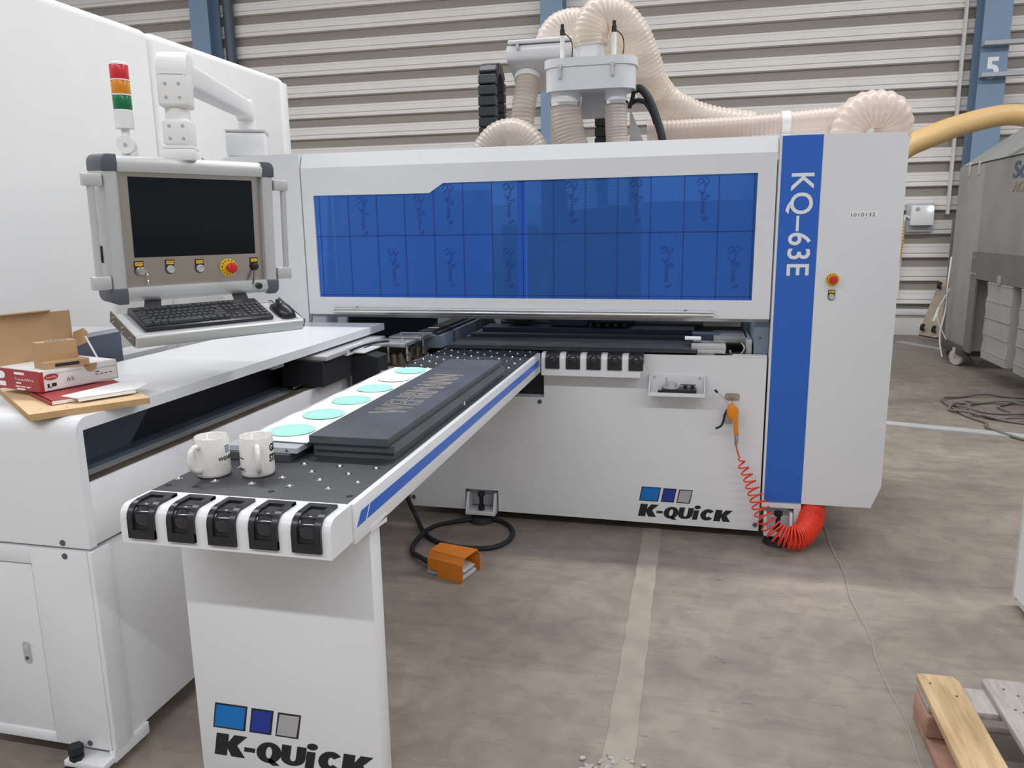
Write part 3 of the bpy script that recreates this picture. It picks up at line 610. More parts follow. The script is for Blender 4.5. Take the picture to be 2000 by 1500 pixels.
# gripper carriage
cg=thing('gripper_carriage','dark gripper carriage with steel clamp plates between console and feed table','gripper',(-1.55,3.5,.9))
obj('carriage_body',B().box(-1.80,-1.60,3.10,3.80,.915,1.03).prism([(-1.61,3.42,.85),(-1.61,3.42,1.03),(-1.47,3.42,1.0),(-1.47,3.42,.78),(-1.55,3.42,.72),(-1.61,3.42,.80)],(0,.12,0)),DARK,cg)
obj('carriage_cover',B().box(-1.80,-1.585,3.12,3.80,1.03,1.052,.004),SILV,cg)
b=B().box(-1.60,-1.585,3.33,3.52,1.02,1.058); obj('cover_end',b,WH,cg); b=B().box(-1.585,-1.53,3.40,3.60,1.022,1.027); obj('cover_end',b,WH,cg)
b=B(); b.tube(spline([(-1.584,3.36,1.04),(-1.56,3.45,1.05),(-1.52,3.55,1.055),(-1.47,3.6,1.055)],.02),.006,8); obj('air_hose',b,BLK,cg)
for dy,dx in ((0,0),(.24,.0)):
    gp=obj('gripper',B().box(-1.585+dx,-1.40+dx,3.60+dy,3.79+dy,1.022,1.042,.003),MACH,cg)
    obj('gripper_post',B().box(-1.585,-1.555,3.60+dy,3.72+dy,.93,1.022).box(-1.585,-1.42,3.60+dy,3.75+dy,.925,.945,.003),BRN,gp)
    for x,y in ((-1.50,3.615),(-1.415,3.66)): obj('gripper_pin',B().cyl((x,y+dy,.945),(x,y+dy,1.022),.010,n=12),CHR,gp)
    for x,y in ((-1.45,3.60),(-1.43,3.64),(-1.41,3.70)): obj('air_cylinder',B().cyl((x,y+dy-.03,.94),(x,y+dy-.03,.985),.013,n=14).cyl((x,y+dy-.03,.985),(x,y+dy-.03,.993),.006,n=10),BRN,gp)
    for x,y in ((-1.55,3.69),(-1.44,3.64),(-1.43,3.72),(-1.47,3.75)): obj('gripper_bolt',B().cyl((x,y+dy,1.042),(x,y+dy,1.047),.007,n=10),CHR,gp)
obj('carriage_bracket',B().box(-1.47,-1.35,3.44,3.46,.84,.93).box(-1.47,-1.45,3.44,3.9,.84,.90),GRY,cg); obj('bracket_slot',B().box(-1.45,-1.415,3.437,3.442,.86,.905),DARK,cg)
b=B(); b.tube([(-1.70,3.02,.925),(-1.69,3.10,.935)],.005,8); b.tube([(-1.64,3.28,.935),(-1.62,3.36,.93)],.006,8); obj('grease_line',b,CHR,cg)
# ---------------------------------------------------------------- control panel on its swing arm
def FR(c,yaw,tilt):
    u=V((math.cos(yaw),math.sin(yaw),0)); n0=V((math.sin(yaw),-math.cos(yaw),0)); v=V((0,0,1))*math.cos(tilt)-n0*math.sin(tilt)
    return frame(c,u,v,u.cross(v))
MN=FR((-1.755,2.51,1.61),1.04,-.05); TR=FR((-1.585,2.31,1.318),1.04,1.22)
t=thing('control_panel','grey control panel with dark screen hanging from a white swing arm','control panel',(-2.49,4.15,2.0)); CP=t
obj('housing',B(MN).box(-.305,.300,-.238,.238,-.105,-.004,.012),SILV,t)
obj('steel_front',B(MN).box(-.262,.262,-.200,.200,-.006,0),STEEL,t)
sc=obj('screen',B(MN).box(-.223,.224,-.092,.177,-.002,.0012),SCR,t)
for nm,bx in (('frame_top',(-.262,.256,.192,.245)),('frame_bottom',(-.262,.256,-.245,-.192))):
    u0,u1,v0,v1=bx; sg=1 if v0>0 else -1; vo=v1 if sg>0 else v0; vi=v0 if sg>0 else v1
    b=B(MN); b.prism([(u0,vi,.0),(u0,vi,.022),(u0,vi+sg*.028,.028),(u0,vo-sg*.006,.018),(u0,vo,-.005),(u0,vo,-.10),(u0,vi,-.10)],(u1-u0,0,0)); obj(nm,b,SILV,t,smooth=50)
for sg,u0,u1 in ((-1,-.262,-.312),(1,.256,.304)):
    b=B(MN); b.prism([(u0,-.192,0),(u0,-.192,.018),(u0+sg*.010,-.192,.026),(u1-sg*.008,-.192,.022),(u1,-.192,.004),(u1,-.192,-.10),(u0,-.192,-.10)],(0,.384,0)); fs=obj('frame_side',b,SILV,t,smooth=50)
    if sg<0:
        o=obj('side_latch',B(MN).box(-.318,-.311,-.108,-.052,-.055,-.03,.002),BLK,t); obj('latch_lever',B(MN).prism([(-.318,-.105,-.05),(-.330,-.085,-.05),(-.330,-.068,-.05),(-.318,-.075,-.05)],(0,0,.014)),SILV,o)
        for v in (.032,.012): obj('side_screw',B(MN).cyl((-.312,v,-.05),(-.316,v,-.05),.004,n=10),CHR,t)
    for sv in (-1,1):
        v0=sv*.192; v1=sv*.247
        q=[(u0,v0),(u1,v0)]+[(u1-sg*.022+sg*.022*math.cos(a),v1-sv*.028+sv*.028*math.sin(a)) for a in [math.pi/2*k/6 for k in range(7)]]+[(u0,v1)]
        obj('corner_cap',B(MN).prism([(x,y,-.108) for x,y in q],(0,0,.136),.004),CAP,t,smooth=50)
    ua=u1; ub=u1+sg*.058
    hn=obj('handle_tube',B(MN).cyl((sg*.346,-.165,.012),(sg*.346,.165,.012),.011,n=18),CHR if False else SILV,t)
    for va,vb in ((.143,.183),(-.193,-.148)):
        obj('handle_bracket',B(MN).box(min(ua,ub),max(ua,ub),va,vb,-.002,.026,.004),SILV,hn)
pushb(t,MN@Matrix.Translation((-.211,-.132,.0)),'RESET','key'); pushb(t,MN@Matrix.Translation((-.105,-.131,0)),'START'); pushb(t,MN@Matrix.Translation((.002,-.133,0)),'STOP'); pushb(t,MN@Matrix.Translation((.215,-.135,0)),'P','usb')
estop(t,MN@Matrix.Translation((.113,-.140,0)),.033)
b=B(MN)
for i in range(6): b.tube([(-.188+.003*math.cos(a)*(1 if i%2 else .4),-.155-.011*i+.0065*math.sin(a),.008+.003*math.cos(a)*(.4 if i%2 else 1)) for a in [2*math.pi*k/10 for k in range(10)]],.0011,5,closed=True)
b.box(-.193,-.187,-.150,-.130,.006,.009); obj('key_chain',b,CHR,t)
b=B(MN); b.tube(spline([(.212,-.15,.008),(.205,-.175,.014),(.192,-.205,.022),(.197,-.20,.026),(.205,-.17,.015)],.005),.0018,6); b.tube(spline([(.210,-.15,.01),(.20,-.18,.02),(.196,-.205,.028)],.005),.0018,6); obj('tether',b,BLK,t)
obj('hanging_cap',B(MN).lathe([(.011,0),(.012,.002),(.012,.014),(.009,.017)],c=(.214,-.212,.026),n=18),BLK,t)
# swing arm
ad=V((-.685,1.567,0)).normalized(); sd=V((-ad.y,ad.x,0)); pp=V((-1.785,2.509,0))
def AR(z=0): return Matrix(((ad.x,sd.x,0,pp.x),(ad.y,sd.y,0,pp.y),(0,0,1,z),(0,0,0,1)))
A=AR()
obj('arm_flange',B(A).box(-.062,.062,-.056,.056,1.845,1.885,.008).box(-.056,.056,-.052,.052,1.885,1.897,.004),WHD,t)
def screwed(name,z0,z1,h,zs):
    o=obj(name,B(A).box(-h,h,-h*.95,h*.95,z0,z1,.012,3),WHD,t)
    for z in zs:
        for s in (-.022,.022): obj('arm_screw',B(A).cyl((-h,s,z),(-h-.002,s,z),.0055,n=12),GRY,o)
    return o
screwed('arm_sleeve',1.897,1.985,.050,(1.92,1.962)); obj('arm_neck',B(A).cyl((0,0,1.98),(0,0,2.03),.041,n=28),WHD,t)
e=screwed('arm_elbow',2.025,2.15,.053,(2.055,2.10))
prof=[(-.053,2.14)]+[(.02-.073*math.cos(a),2.14+.075*math.sin(a)) for a in [math.pi/2*k/8 for k in range(9)]]+[(.09,2.212),(.09,2.115),(.053,2.09),(.053,2.14)]
prof=[(-.053,2.12)]+prof[1:-1]+[(.053,2.12)]
obj('arm_elbow_top',B(A).prism([(p[0],-.05,p[1]) for p in prof],(0,.10,0),.008),WHD,e,smooth=45)
L=1.71
def beam(s0,s1,z0,z1,hh,hw,bv): 
    n=8; b=B(A); ring0=[];
    q=rrect(-hw,hw,-hh,hh,bv,4); A0=[(s0,p[0],z0+p[1]) for p in q]; b.prism(A0,(s1-s0,0,z1-z0)); return b
obj('arm_beam',beam(.06,L-.05,2.152,2.262,.047,.042,.02),WHD,t,smooth=50)
obj('arm_end',B(A).prism([(L-.055,-.045,2.21),(L-.055,-.045,2.312),(L+.02,-.045,2.312),(L+.06,-.045,2.26),(L+.06,-.045,2.20),(L-.02,-.045,2.20)],(0,.09,0),.006).cyl((L+.01,0,2.15),(L+.01,0,2.21),.052,n=26),WHD,t,smooth=45)
obj('arm_base_plate',B(A).box(L-.10,L+.12,-.105,.105,2.135,2.150,.004),SILV,t)
obj('arm_base',B(A).box(L-.10,L+.12,-.105,.105,2.007,2.135,.012),WH,t)
obj('cable_boot',B(A).cyl((.075,-.03,1.86),(.14,-.05,1.845),.018,n=12),BLK,t)
# signal tower fixed behind the panel
sx,sy=-1.90,2.378
o=obj('signal_tower',B().cyl((sx,sy,1.948),(sx,sy,2.008),.030,n=28).cyl((sx,sy,1.915),(sx,sy,1.95),.013,n=16),WHD,t); obj('tower_cap',B().lathe([(.030,2.150),(.029,2.156),(.02,2.160)],c=(sx,sy,0),n=28),WHD,o); obj('pivot_bracket',B().cyl((sx+.014,sy-.026,1.893),(sx-.005,sy+.012,1.893),.029,n=26).box(sx-.02,sx+.02,sy-.01,sy+.03,1.80,1.893,.003),WHD,o)
obj('pivot_screw',B().cyl((sx+.014,sy-.026,1.893),(sx+.0155,sy-.0285,1.893),.006,n=12),GRY,o)
for nm,z0,z1,m in (('red_lens',2.104,2.150,LRED),('amber_lens',2.057,2.101,LORA),('green_lens',2.010,2.054,LGRN)):
    obj(nm,B().lathe([(.0285,z0),(.0295,z0+.002),(.0295,z1-.002),(.0285,z1)],c=(sx,sy,0),n=30),m,o)
obj('lens_ring',B().cyl((sx,sy,2.0535),(sx,sy,2.0575),.031,n=28).cyl((sx,sy,2.1005),(sx,sy,2.1045),.031,n=28),WHD,o)
# keyboard tray
TL=B(TR).box(-.286,.303,-.078,.085,-.006,-.003)
TL.box(-.286,.303,-.088,-.070,-.040,.0,.007,3).box(-.286,-.258,-.08,.085,-.01,0).box(.285,.303,-.08,.085,-.01,0).box(-.286,.303,.083,.088,-.03,0)
ty=obj('keyboard_tray',TL,SILV,t)
e=obj('tray_end_plate',B(TR).prism([(-.286,-.085,.004),(-.286,-.088,-.03),(-.286,.10,-.03),(-.286,.10,.006)],(-.004,0,0)),DSTL,ty)
for v,n in ((-.06,-.014),(.0,-.006),(.0,-.022),(.075,-.006),(.075,-.022)): obj('tray_screw',B(TR).cyl((-.290,v,n),(-.293,v,n),.005,n=10),CHR,ty)
obj('tray_end_plate',B(TR).prism([(.303,-.085,.0),(.303,-.085,-.03),(.303,.10,-.03),(.303,.10,.008)],(.003,0,0)),CAP,ty)
for u in (-.165,.155):
    a0=MN@V((u-.028,-.236,-.02)); a1=MN@V((u+.028,-.236,-.02)); c0=TR@V((u-.025,.088,-.004)); c1=TR@V((u+.03,.088,-.004)); k=MN@V((0,0,.004))-MN@V((0,0,0))
    obj('tray_strap',B().prism([a0,a1,c1,c0],k),BLKM,t)
# keyboard and mouse
kb=thing('keyboard','black full-size computer keyboard on the grey tray under the screen','keyboard',TR@V((0,0,0)))
obj('case',B(TR).prism([(-.243,-.056,-.0018),(-.243,-.056,.010),(-.243,-.040,.013),(-.243,.085,.020),(-.243,.088,.012),(-.243,.088,-.0018)],(.440,0,0),.003),BLK,kb)
KEY=mat('key_plastic',(0.045,0.048,0.056),.4)
kobj={}
def key(u,v,w=1):
    p=.0188; cx=u+w*p/2
    if w not in kobj:
        b=B(TR); h0=.013; hx=w*p/2-.0012
        b.prism([(cx-hx,v-.0085,h0),(cx+hx,v-.0085,h0),(cx+hx,v+.0085,h0),(cx-hx,v+.0085,h0)],(0,0,.002))
        c=bmesh.ops.create_cube(b.b,size=1)['verts']
        for q in c:
            s=1 if q.co.z<0 else .78; q.co=TR@V((cx+q.co.x*2*hx*(s if w<3 else (1 if s==1 else .96)),v+q.co.y*.017*s,.018+q.co.z*.008))
        kobj[w]=(obj('key',b,KEY,kb),cx,v); return
    o,ox,ov=kobj[w]; d=o.copy(); C.objects.link(d); d.parent=kb
    du=cx-ox; dv=v-ov; dl=TR.to_3x3()@V((du,dv,dv*.055)); d.location=dl
u0=-.236; p=.0188
for i in [0]+[2,3,4,5]+[6.5,7.5,8.5,9.5]+[11,12,13,14]: key(u0+p*i,.068)
rows=[(.040,[1]*13+[2]),(.0212,[1.5]+[1]*12+[1.5]),(.0024,[1.75]+[1]*11+[2.25]),(-.0164,[2.25]+[1]*10+[2.75]),(-.0352,[1.25,1.25,1.25,6.25,1.25,1.25,1.25,1.25])]
for v,ws in rows:
    u=u0
    for w_ in ws: key(u,v,w_); u+=w_*p
for v in (.068,.040,.0212):
    for i in range(3): key(u0+p*(15.25+i),v)
key(u0+p*16.25,-.0164)
for i in range(3): key(u0+p*(15.25+i),-.0352)
for v in (.040,.0212,.0024,-.0164):
    for i in range(4): key(u0+p*(18.75+i),v)
key(u0+p*18.75,-.0352,2); key(u0+p*20.75,-.0352); key(u0+p*21.75,-.0352)
ms=thing('computer_mouse','black computer mouse at the right end of the grey keyboard tray','mouse',TR@V((.262,-.01,0)))
b=B(TR); prof=[(-.055,.012,.012),(-.050,.026,.022),(-.030,.031,.033),(-.005,.031,.037),(.020,.029,.031),(.042,.027,.020),(.055,.020,.012)]
rg=[]
for v,hw,hh in prof: rg.append([b.b.verts.new(TR@V((.258+hw*math.cos(a),-.008+v,-.002+hh*max(0,math.sin(a))**.8))) for a in [math.pi*k/10 for k in range(11)]])
for a,c in zip(rg,rg[1:]):
    for k in range(10): b.b.faces.new((a[k],a[k+1],c[k+1],c[k]))
    b.b.faces.new((a[10],a[0],c[0],c[10]))
b.b.faces.new(rg[0]); b.b.faces.new(rg[-1]); obj('body',b,BLK,ms,smooth=70)
obj('scroll_wheel',B(TR).cyl((.254,.030,.024),(.262,.030,.024),.009,n=14),RUB,ms)
b=B(TR); b.tube(spline([(.258,.045,.008),(.262,.08,.006),(.27,.11,-.01)],.01),.002,6); obj('cable',b,BLK,ms)
# ---------------------------------------------------------------- things lying on the console
def LF(o,e1,z):
    e1=V((*e1,0)).normalized(); e2=V((-e1.y,e1.x,0)); return frame((o[0],o[1],z),e1,e2)
M=LF((-1.76,1.70),(.588,.809),1.1005)
t=thing('chipboard_panel','light chipboard panel lying over the front corner of the white console','wooden panel',(-1.88,1.99,1.1005))
obj('board',B(M).box(0,.313,0,.50,0,.018),MDFE,t); obj('face',B(M).box(.0005,.3125,.0005,.4995,.018,.0185),MDF,t)
for x,y in ((.10,.03),(.20,.025),(.245,.03),(.04,.06)): obj('dowel_hole',B(M).cyl((x,y,.0185),(x,y,.0189),.004,n=12),CARD,t)
M=LF((-1.785,1.805),(.51,.86),1.1195)
t=thing('booklet','red covered booklet with white pages under the open red and white box','booklet',(-1.80,1.97,1.1195))
obj('cover',B(M).box(0,.24,0,.20,0,.0015).box(0,.24,0,.20,.0125,.014).box(0,.003,0,.20,0,.014),REDC,t); obj('pages',B(M).box(.003,.239,.001,.199,.0015,.0125),PAP,t)
b=B(); b.prism([(-1.80,1.86,1.134),(-1.725,1.842,1.134),(-1.646,1.982,1.134),(-1.672,2.075,1.134),(-1.77,2.12,1.134)],(0,0,.0022)); b.prism([(-1.725,1.842,1.125),(-1.646,1.982,1.125),(-1.650,1.985,1.125),(-1.729,1.845,1.125)],(0,0,.011))
tag(obj('card_sheet',b,PAP),'white card sheet sticking out beside the red and white box','card sheet')
M=LF((-1.896,1.886),(.25,.968),1.137)
t=thing('carton_box','open flat box with red end, white front and brown raised lid','box',(-1.97,2.04,1.137))
b=B(M).box(0,.256,0,.003,0,.062).box(0,.256,.217,.22,0,.062).box(.253,.256,0,.22,0,.062).box(0,.256,0,.22,0,.003); br=obj('tray',b,WCARD,t)
e=obj('red_end',B(M).box(-.002,.0,0,.22,0,.062).box(-.002,.012,-.001,.0,.0,.060),REDC,t)
obj('thumb_cut',B(M).mesh(plate([(.165+.022*math.cos(a),.0625-.026*math.sin(a)) for a in [math.pi*k/10 for k in range(11)]],[],.002),frame((0,-.0006,0),(1,0,0),(0,0,1))),CARD,br)
b=B(M); Fw=frame((0,-.0012,0),(1,0,0),(0,0,1))
b.mesh(text_mesh('Tension of the wire from now',w=.075,h=.004,ext=.004,res=1),Fw@Matrix.Translation((.175,.042,0))); b.mesh(text_mesh('Drilling bits for all panels and boards',w=.085,h=.0035,ext=.004,res=1),Fw@Matrix.Translation((.05,.048,0)))
for i in range(4): b.box(.178+.016*i,.188+.016*i,-.0012,-.0005,.024,.026)
b.box(.178,.192,-.0012,-.0005,.032,.0345)
b.box(.022,.028,-.0012,-.0005,.010,.022).box(.028,.036,-.0012,-.0005,.010,.012).box(.036,.05,-.0012,-.0005,.012,.022)
for i in range(5): b.box(.085+.005*i,.0862+.005*i,-.0012,-.0005,.02,.03+.004*(i%2))
obj('box_lettering',b,INK,br,kind='stuff')
def oval(cx,cz,a,c,n=20): return [(cx+a*math.cos(2*math.pi*k/n),cz+c*math.sin(2*math.pi*k/n)) for k in range(n)]
obj('red_oval',B(M).mesh(plate(oval(.036,.042,.022,.0095),[],.0008),frame((0,-.0014,0),(1,0,0),(0,0,1))),REDC,br)
obj('oval_lettering',B(M).mesh(text_mesh('Lamello',w=.03,h=.006,ext=.004,res=1),frame((.021,-.0022,.039),(1,0,0),(0,0,1))),PAP,br)
Fr=frame((-.0025,.22,0),(0,-1,0),(0,0,1))
obj('white_oval',B(M).mesh(plate(oval(.03,.042,.020,.012),[],.0008),Fr),PAP,e)
b=B(M); 
for x0,x1,z0,z1 in ((.10,.15,.048,.055),(.10,.125,.010,.013),(.13,.15,.010,.013),(.155,.175,.010,.013),(.105,.145,.001,.006),(.018,.05,.008,.022),(.105,.13,.020,.024)): b.box(-.0032,-.002,.22-x1,.22-x0,z0,z1)
b.mesh(text_mesh('TensioWire',w=.095,h=.008,ext=.004,res=1),Fr@Matrix.Translation((.10,.030,0)))
obj('end_lettering',b,PAP,e,kind='stuff')
ld=obj('lid',B(M).box(0,.256,.214,.217,.055,.215).prism([(0.0,.217,.215),(.19,.217,.215),(.175,.185,.222),(.02,.185,.222)],(0,.001,.003)),CARD,t)
obj('lid_back',B(M).box(0,.256,.217,.2185,.055,.215),WCARD,ld)
obj('ear_flap',B(M).prism([(.256,.21,.14),(.262,.165,.155),(.262,.145,.145),(.262,.145,.11),(.256,.21,.09)],(.003,0,0)),CARD,ld)
obj('lid_side',B(M).prism([(.257,.155,.13),(.257,.105,.062),(.257,.098,.062),(.257,.148,.13)],(.003,0,0)),WCARD,ld)
obj('liner_sheet',B(M).box(.006,.25,.004,.216,.060,.0625),PAP,t)
M=LF((-1.900,1.915),(.435,.9),1.200)
t=thing('carton_insert','brown cardboard insert folded like a step on top of the open box','cardboard insert',(-1.93,1.99,1.2))
obj('step',B(M).box(0,.129,0,.078,0,.020),CARD,t); up=obj('upright',B(M).box(0,.112,.034,.078,.020,.078),CARD,t)
obj('slot',B(M).box(.030,.100,-.0008,.0,.005,.015),BLKM,t); obj('slot',B(M).box(.028,.088,.046,.060,.0779,.0785),BLKM,up)
b=B(M); 
for i in range(5): b.box(.032+.011*i,.038+.011*i,.049,.057,.0785,.080)
obj('contents',b,SILV,up)
b=B().box(-2.60,-2.30,2.20,2.72,.55,1.205).box(-2.55,-2.33,2.25,2.68,0,.55); sl=thing('slate_cabinet','dark slate sheet metal box behind the console by the cardboard box','metal box',(-2.45,2.46,0))
obj('body',b,SLATE,sl); obj('top_sheet',B().box(-2.60,-2.298,2.20,2.725,1.205,1.222),GRY,sl); obj('ledge',B().box(-2.45,-2.30,2.72,3.0,1.085,1.105).box(-2.32,-2.305,2.72,2.98,1.0,1.085),SILV,sl)
# left white enclosure
t=thing('white_enclosure','tall white panelled enclosure behind the control panel on the left','machine enclosure',(-3.9,3.4,0))
for y0,y1 in ((.2,4.30),(4.31,5.88)):
    obj('panel',B().box(-4.6,-3.2,y0,y1,0,2.775,.05,4),WHD,t,smooth=60)
obj('corner_post',B().box(-3.24,-3.188,5.80,5.90,0,2.74,.015),WHD,t)
# ---------------------------------------------------------------- things on the feed table
TZ=.966
def mug(cx,cy,hd,label,group='mugs on the feed table'):
    t=thing('mug',label,'mug',(cx,cy,TZ+.001),group)
    r=.044; h=.106
    obj('cup',B().lathe([(.001,0),(r-.004,0),(r-.001,.003),(r,.01),(r,h-.003),(r-.002,h),(r-.0045,h-.003),(r-.005,.012),(r-.012,.006),(.001,.006)],c=(cx,cy,TZ+.001),n=40,closed=False),CER,t,smooth=50)
    d=V((math.cos(hd),math.sin(hd),0)); c0=V((cx,cy,TZ))
    P=[c0+d*(r-.002)+V((0,0,.085)),c0+d*(r+.014)+V((0,0,.088)),c0+d*(r+.028)+V((0,0,.074)),c0+d*(r+.031)+V((0,0,.052)),c0+d*(r+.022)+V((0,0,.03)),c0+d*(r-.002)+V((0,0,.020))]
    b=B(); b.tube(spline(P,.005),.0075,12); obj('handle',b,CER,t,smooth=70); return t,r
def wrap(b,me,cx,cy,r,th0,z0,skew=0):
    for v in me.vertices:
        a=th0+v.co.x/r; v.co=V((cx+(r+.0006+v.co.z*.02)*math.cos(a),cy+(r+.0006+v.co.z*.02)*math.sin(a),z0+v.co.y))
    b.mesh(me)
def onmug(b,s,cx,cy,r,th,z,w,h,shear=0,off=.03): wrap(b,text_mesh(s,w=w,h=h,shear=shear,offset=off,ext=.01,res=3),cx,cy,r,math.radians(th),z)
t,r=mug(-1.236,1.748,math.radians(-103),'white mug with a blue logo and handle on its left')
b=B(); onmug(b,'WEHRMANN',-1.236,1.748,r,-37,TZ+.045,.085,.0105,.2); obj('mug_lettering',b,INK,t)
b=B()
for i in range(3):
    for k in range(3):
        x=.010+.0065*i+.001*k; y=.018-.007*k; me=bpy.data.meshes.new('v'); me.from_pydata([(x,y+.0055,0),(x+.0052-.001*k*.5,y+.0055,0),(x+.0044,y,0),(x+.0016,y,0)],[],[(0,1,2,3)])
        wrap(b,me,-1.236,1.748,r,math.radians(-24),TZ+.060)
obj('mug_logo',b,mat('mug_logo_blue',(0.06,0.13,0.25),.4),t)
t,r=mug(-1.121,1.775,math.radians(-56),'white mug with black lettering and handle facing the viewer')
b=B(); onmug(b,'GET',-1.121,1.775,r,-12,TZ+.066,.040,.021,0,.04); onmug(b,'STARTED',-1.121,1.775,r,-15,TZ+.038,.075,.021,0,.04)
onmug(b,'Weininger',-1.121,1.775,r,-150,TZ+.050,.034,.006); onmug(b,'MIMAC',-1.121,1.775,r,-142,TZ+.018,.030,.009,0,.02); onmug(b,'____',-1.121,1.775,r,-140,TZ+.013,.026,.0006)
obj('mug_lettering',b,INK,t)
pls=[]
for i,(x0,x1,y0,y1,z0,z1,lab) in enumerate(((-1.052,-.806,1.955,3.235,TZ,TZ+.0215,'dark grey board at the bottom of the stacked three'),(-1.046,-.800,1.945,3.232,TZ+.022,TZ+.0435,'dark grey board in the middle of the stacked three'),(-1.054,-.815,1.935,3.245,TZ+.044,TZ+.0665,'dark grey top board with engraved WEHRMANN lettering on the stack'))):
    t=thing('engraved_board' if i==2 else 'dark_board',lab,'board',((x0+x1)/2,(y0+y1)/2,z0),'dark boards stacked on the feed table')
    obj('board',B().box(x0,x1,y0,y1,z0+.0003,z1,.001,1),PLT,t)
    if i==2:
        me=text_mesh('WEHRMANN',w=.665,h=.118,outline=.006,res=3); o=obj('engraving',B().mesh(me,frame((-.880,2.222,z1),(0,1,0),(-1,0,0))),mat('engraved_tan',(0.42,0.36,0.27),.7),t)
        o.data.transform(Matrix.Diagonal((1,1,.5,1))) if False else None
    if i==0: obj('edge_plug',B().box(-.8062,-.8045,2.63,2.645,TZ+.004,TZ+.017),WINK,t)
tag(obj('base_board',B().box(-1.288,-1.092,1.885,3.10,TZ+.0003,TZ+.021),PLT),'dark board under the grey board left of the stacked three','board')
t=thing('grey_board','grey board with a bolt hole carrying the white cloth and mint discs','board',(-1.19,2.5,TZ+.0213)); obj('board',B().box(-1.298,-1.074,1.900,3.15,TZ+.0213,TZ+.036),GRY,t)
obj('bolt',B().cyl((-1.105,1.90,TZ+.029),(-1.105,1.898,TZ+.029),.004,n=12),CHR,t)
b=B(); n=40
ve=[];zz=TZ+.0365
left=[(-1.276+.004*math.sin(i*.55),1.955+1.19*i/n) for i in range(n+1)]; right=[(-1.064,1.945+1.20*i/n) for i in range(n+1)]
for (a,c),(d0,e0),(f0,g0),(h0,k0) in zip(left,left[1:],right[1:],right): 
    q=[b.b.verts.new((x,y,zz+.003+.0015*math.sin(y*40+x*20))) for x,y in ((a,c),(d0,e0),(f0,g0),(h0,k0))]; b.b.faces.new(q)
bmesh.ops.remove_doubles(b.b,verts=b.b.verts,dist=1e-5); bmesh.ops.solidify(b.b,geom=list(b.b.faces),thickness=.0025)
tag(obj('paper_runner',b,PAP,smooth=70),'long white paper runner under the mint discs','paper')
for i,(y,m) in enumerate(((2.055,MINT),(2.265,MINT),(2.475,MINT),(2.685,MINT),(2.885,PAP),(3.065,MINT))):
    lab=['mint green disc nearest the mugs','second mint green disc from the mugs','third mint green disc from the mugs','mint green disc just before the white one','plain white disc among the mint green ones','mint green disc furthest from the mugs'][i]
    t=thing('round_disc',lab,'disc',(-1.172,y,zz+.004),'round discs on the paper runner')
    obj('dish',B().lathe([(.001,.001),(.060,.001),(.067,.0035),(.0685,.005),(.067,.0065),(.058,.0045),(.001,.004)],c=(-1.172,y,zz+.004),n=40,closed=False),m,t,smooth=60)
    obj('rim_line',B().lathe([(.0560,.0047),(.0575,.0052),(.059,.0050)],c=(-1.172,y,zz+.004),n=40,closed=False),mat('rim_grey',(0.52,0.62,0.62),.4) if m is MINT else WCARD,t)
# handwheel box in the tray
t=thing('handwheel_pendant','black handwheel pendant with silver dial lying in the white front tray','handwheel',(-.07,3.9,.773))
obj('body',B().box(-.15,.02,3.862,3.935,.7725,.800,.004).box(-.17,-.15,3.89,3.92,.7735,.786,.003),BLK,t)
d=obj('dial',B().lathe([(.040,0),(.040,.004),(.028,.006),(.027,.026),(.024,.028)],c=(-.105,3.9,.8005),n=32),SILV,t); obj('dial_knob',B().cyl((-.128,3.9,.828),(-.128,3.9,.850),.006,n=12),SILV,d)
for x in (-.035,.0): obj('selector_knob',B().cyl((x,3.9,.8005),(x,3.9,.816),.009,n=14),BLKM,t)
b=B(); b.tube([(-.06,3.925,.812),(.015,3.925,.812)],.003,8); obj('cable',b,BLK,t)
# blow gun and coiled air hose
gy=3.893
t=thing('blow_gun','orange air blow gun hanging on a steel plate on the machine front','air gun',(.2,gy,.6))
P=[(.172,.713),(.180,.728),(.196,.732),(.210,.722),(.224,.706),(.227,.690),(.224,.660),(.228,.60),(.232,.575),(.208,.572),(.206,.60),(.204,.648),(.186,.654),(.172,.668),(.168,.690)]
obj('body',B().prism([(x,gy-.012,z) for x,z in P],(0,.024,0),.005),ORG,t,smooth=50)
b=B(); b.tube(spline([(.182,gy,.722),(.160,gy,.748),(.135,gy,.775),(.118,gy,.788)],.01),.0035,8); nz=obj('nozzle',b,SILV,t); obj('nozzle_tip',B().cyl((.122,gy,.785),(.108,gy,.798),.006,n=12),BLK,nz)
b=B(); b.tube(spline([(.172,gy,.700),(.160,gy,.670),(.157,gy,.645),(.145,gy,.615),(.118,gy,.600)],.008),.006,8); obj('trigger',b,BLK,t)
obj('coupling',B().lathe([(.009,.575),(.009,.570),(.0105,.566),(.0105,.545),(.009,.543),(.009,.530),(.006,.515)],c=(.221,gy,0),n=18),STEEL,t)
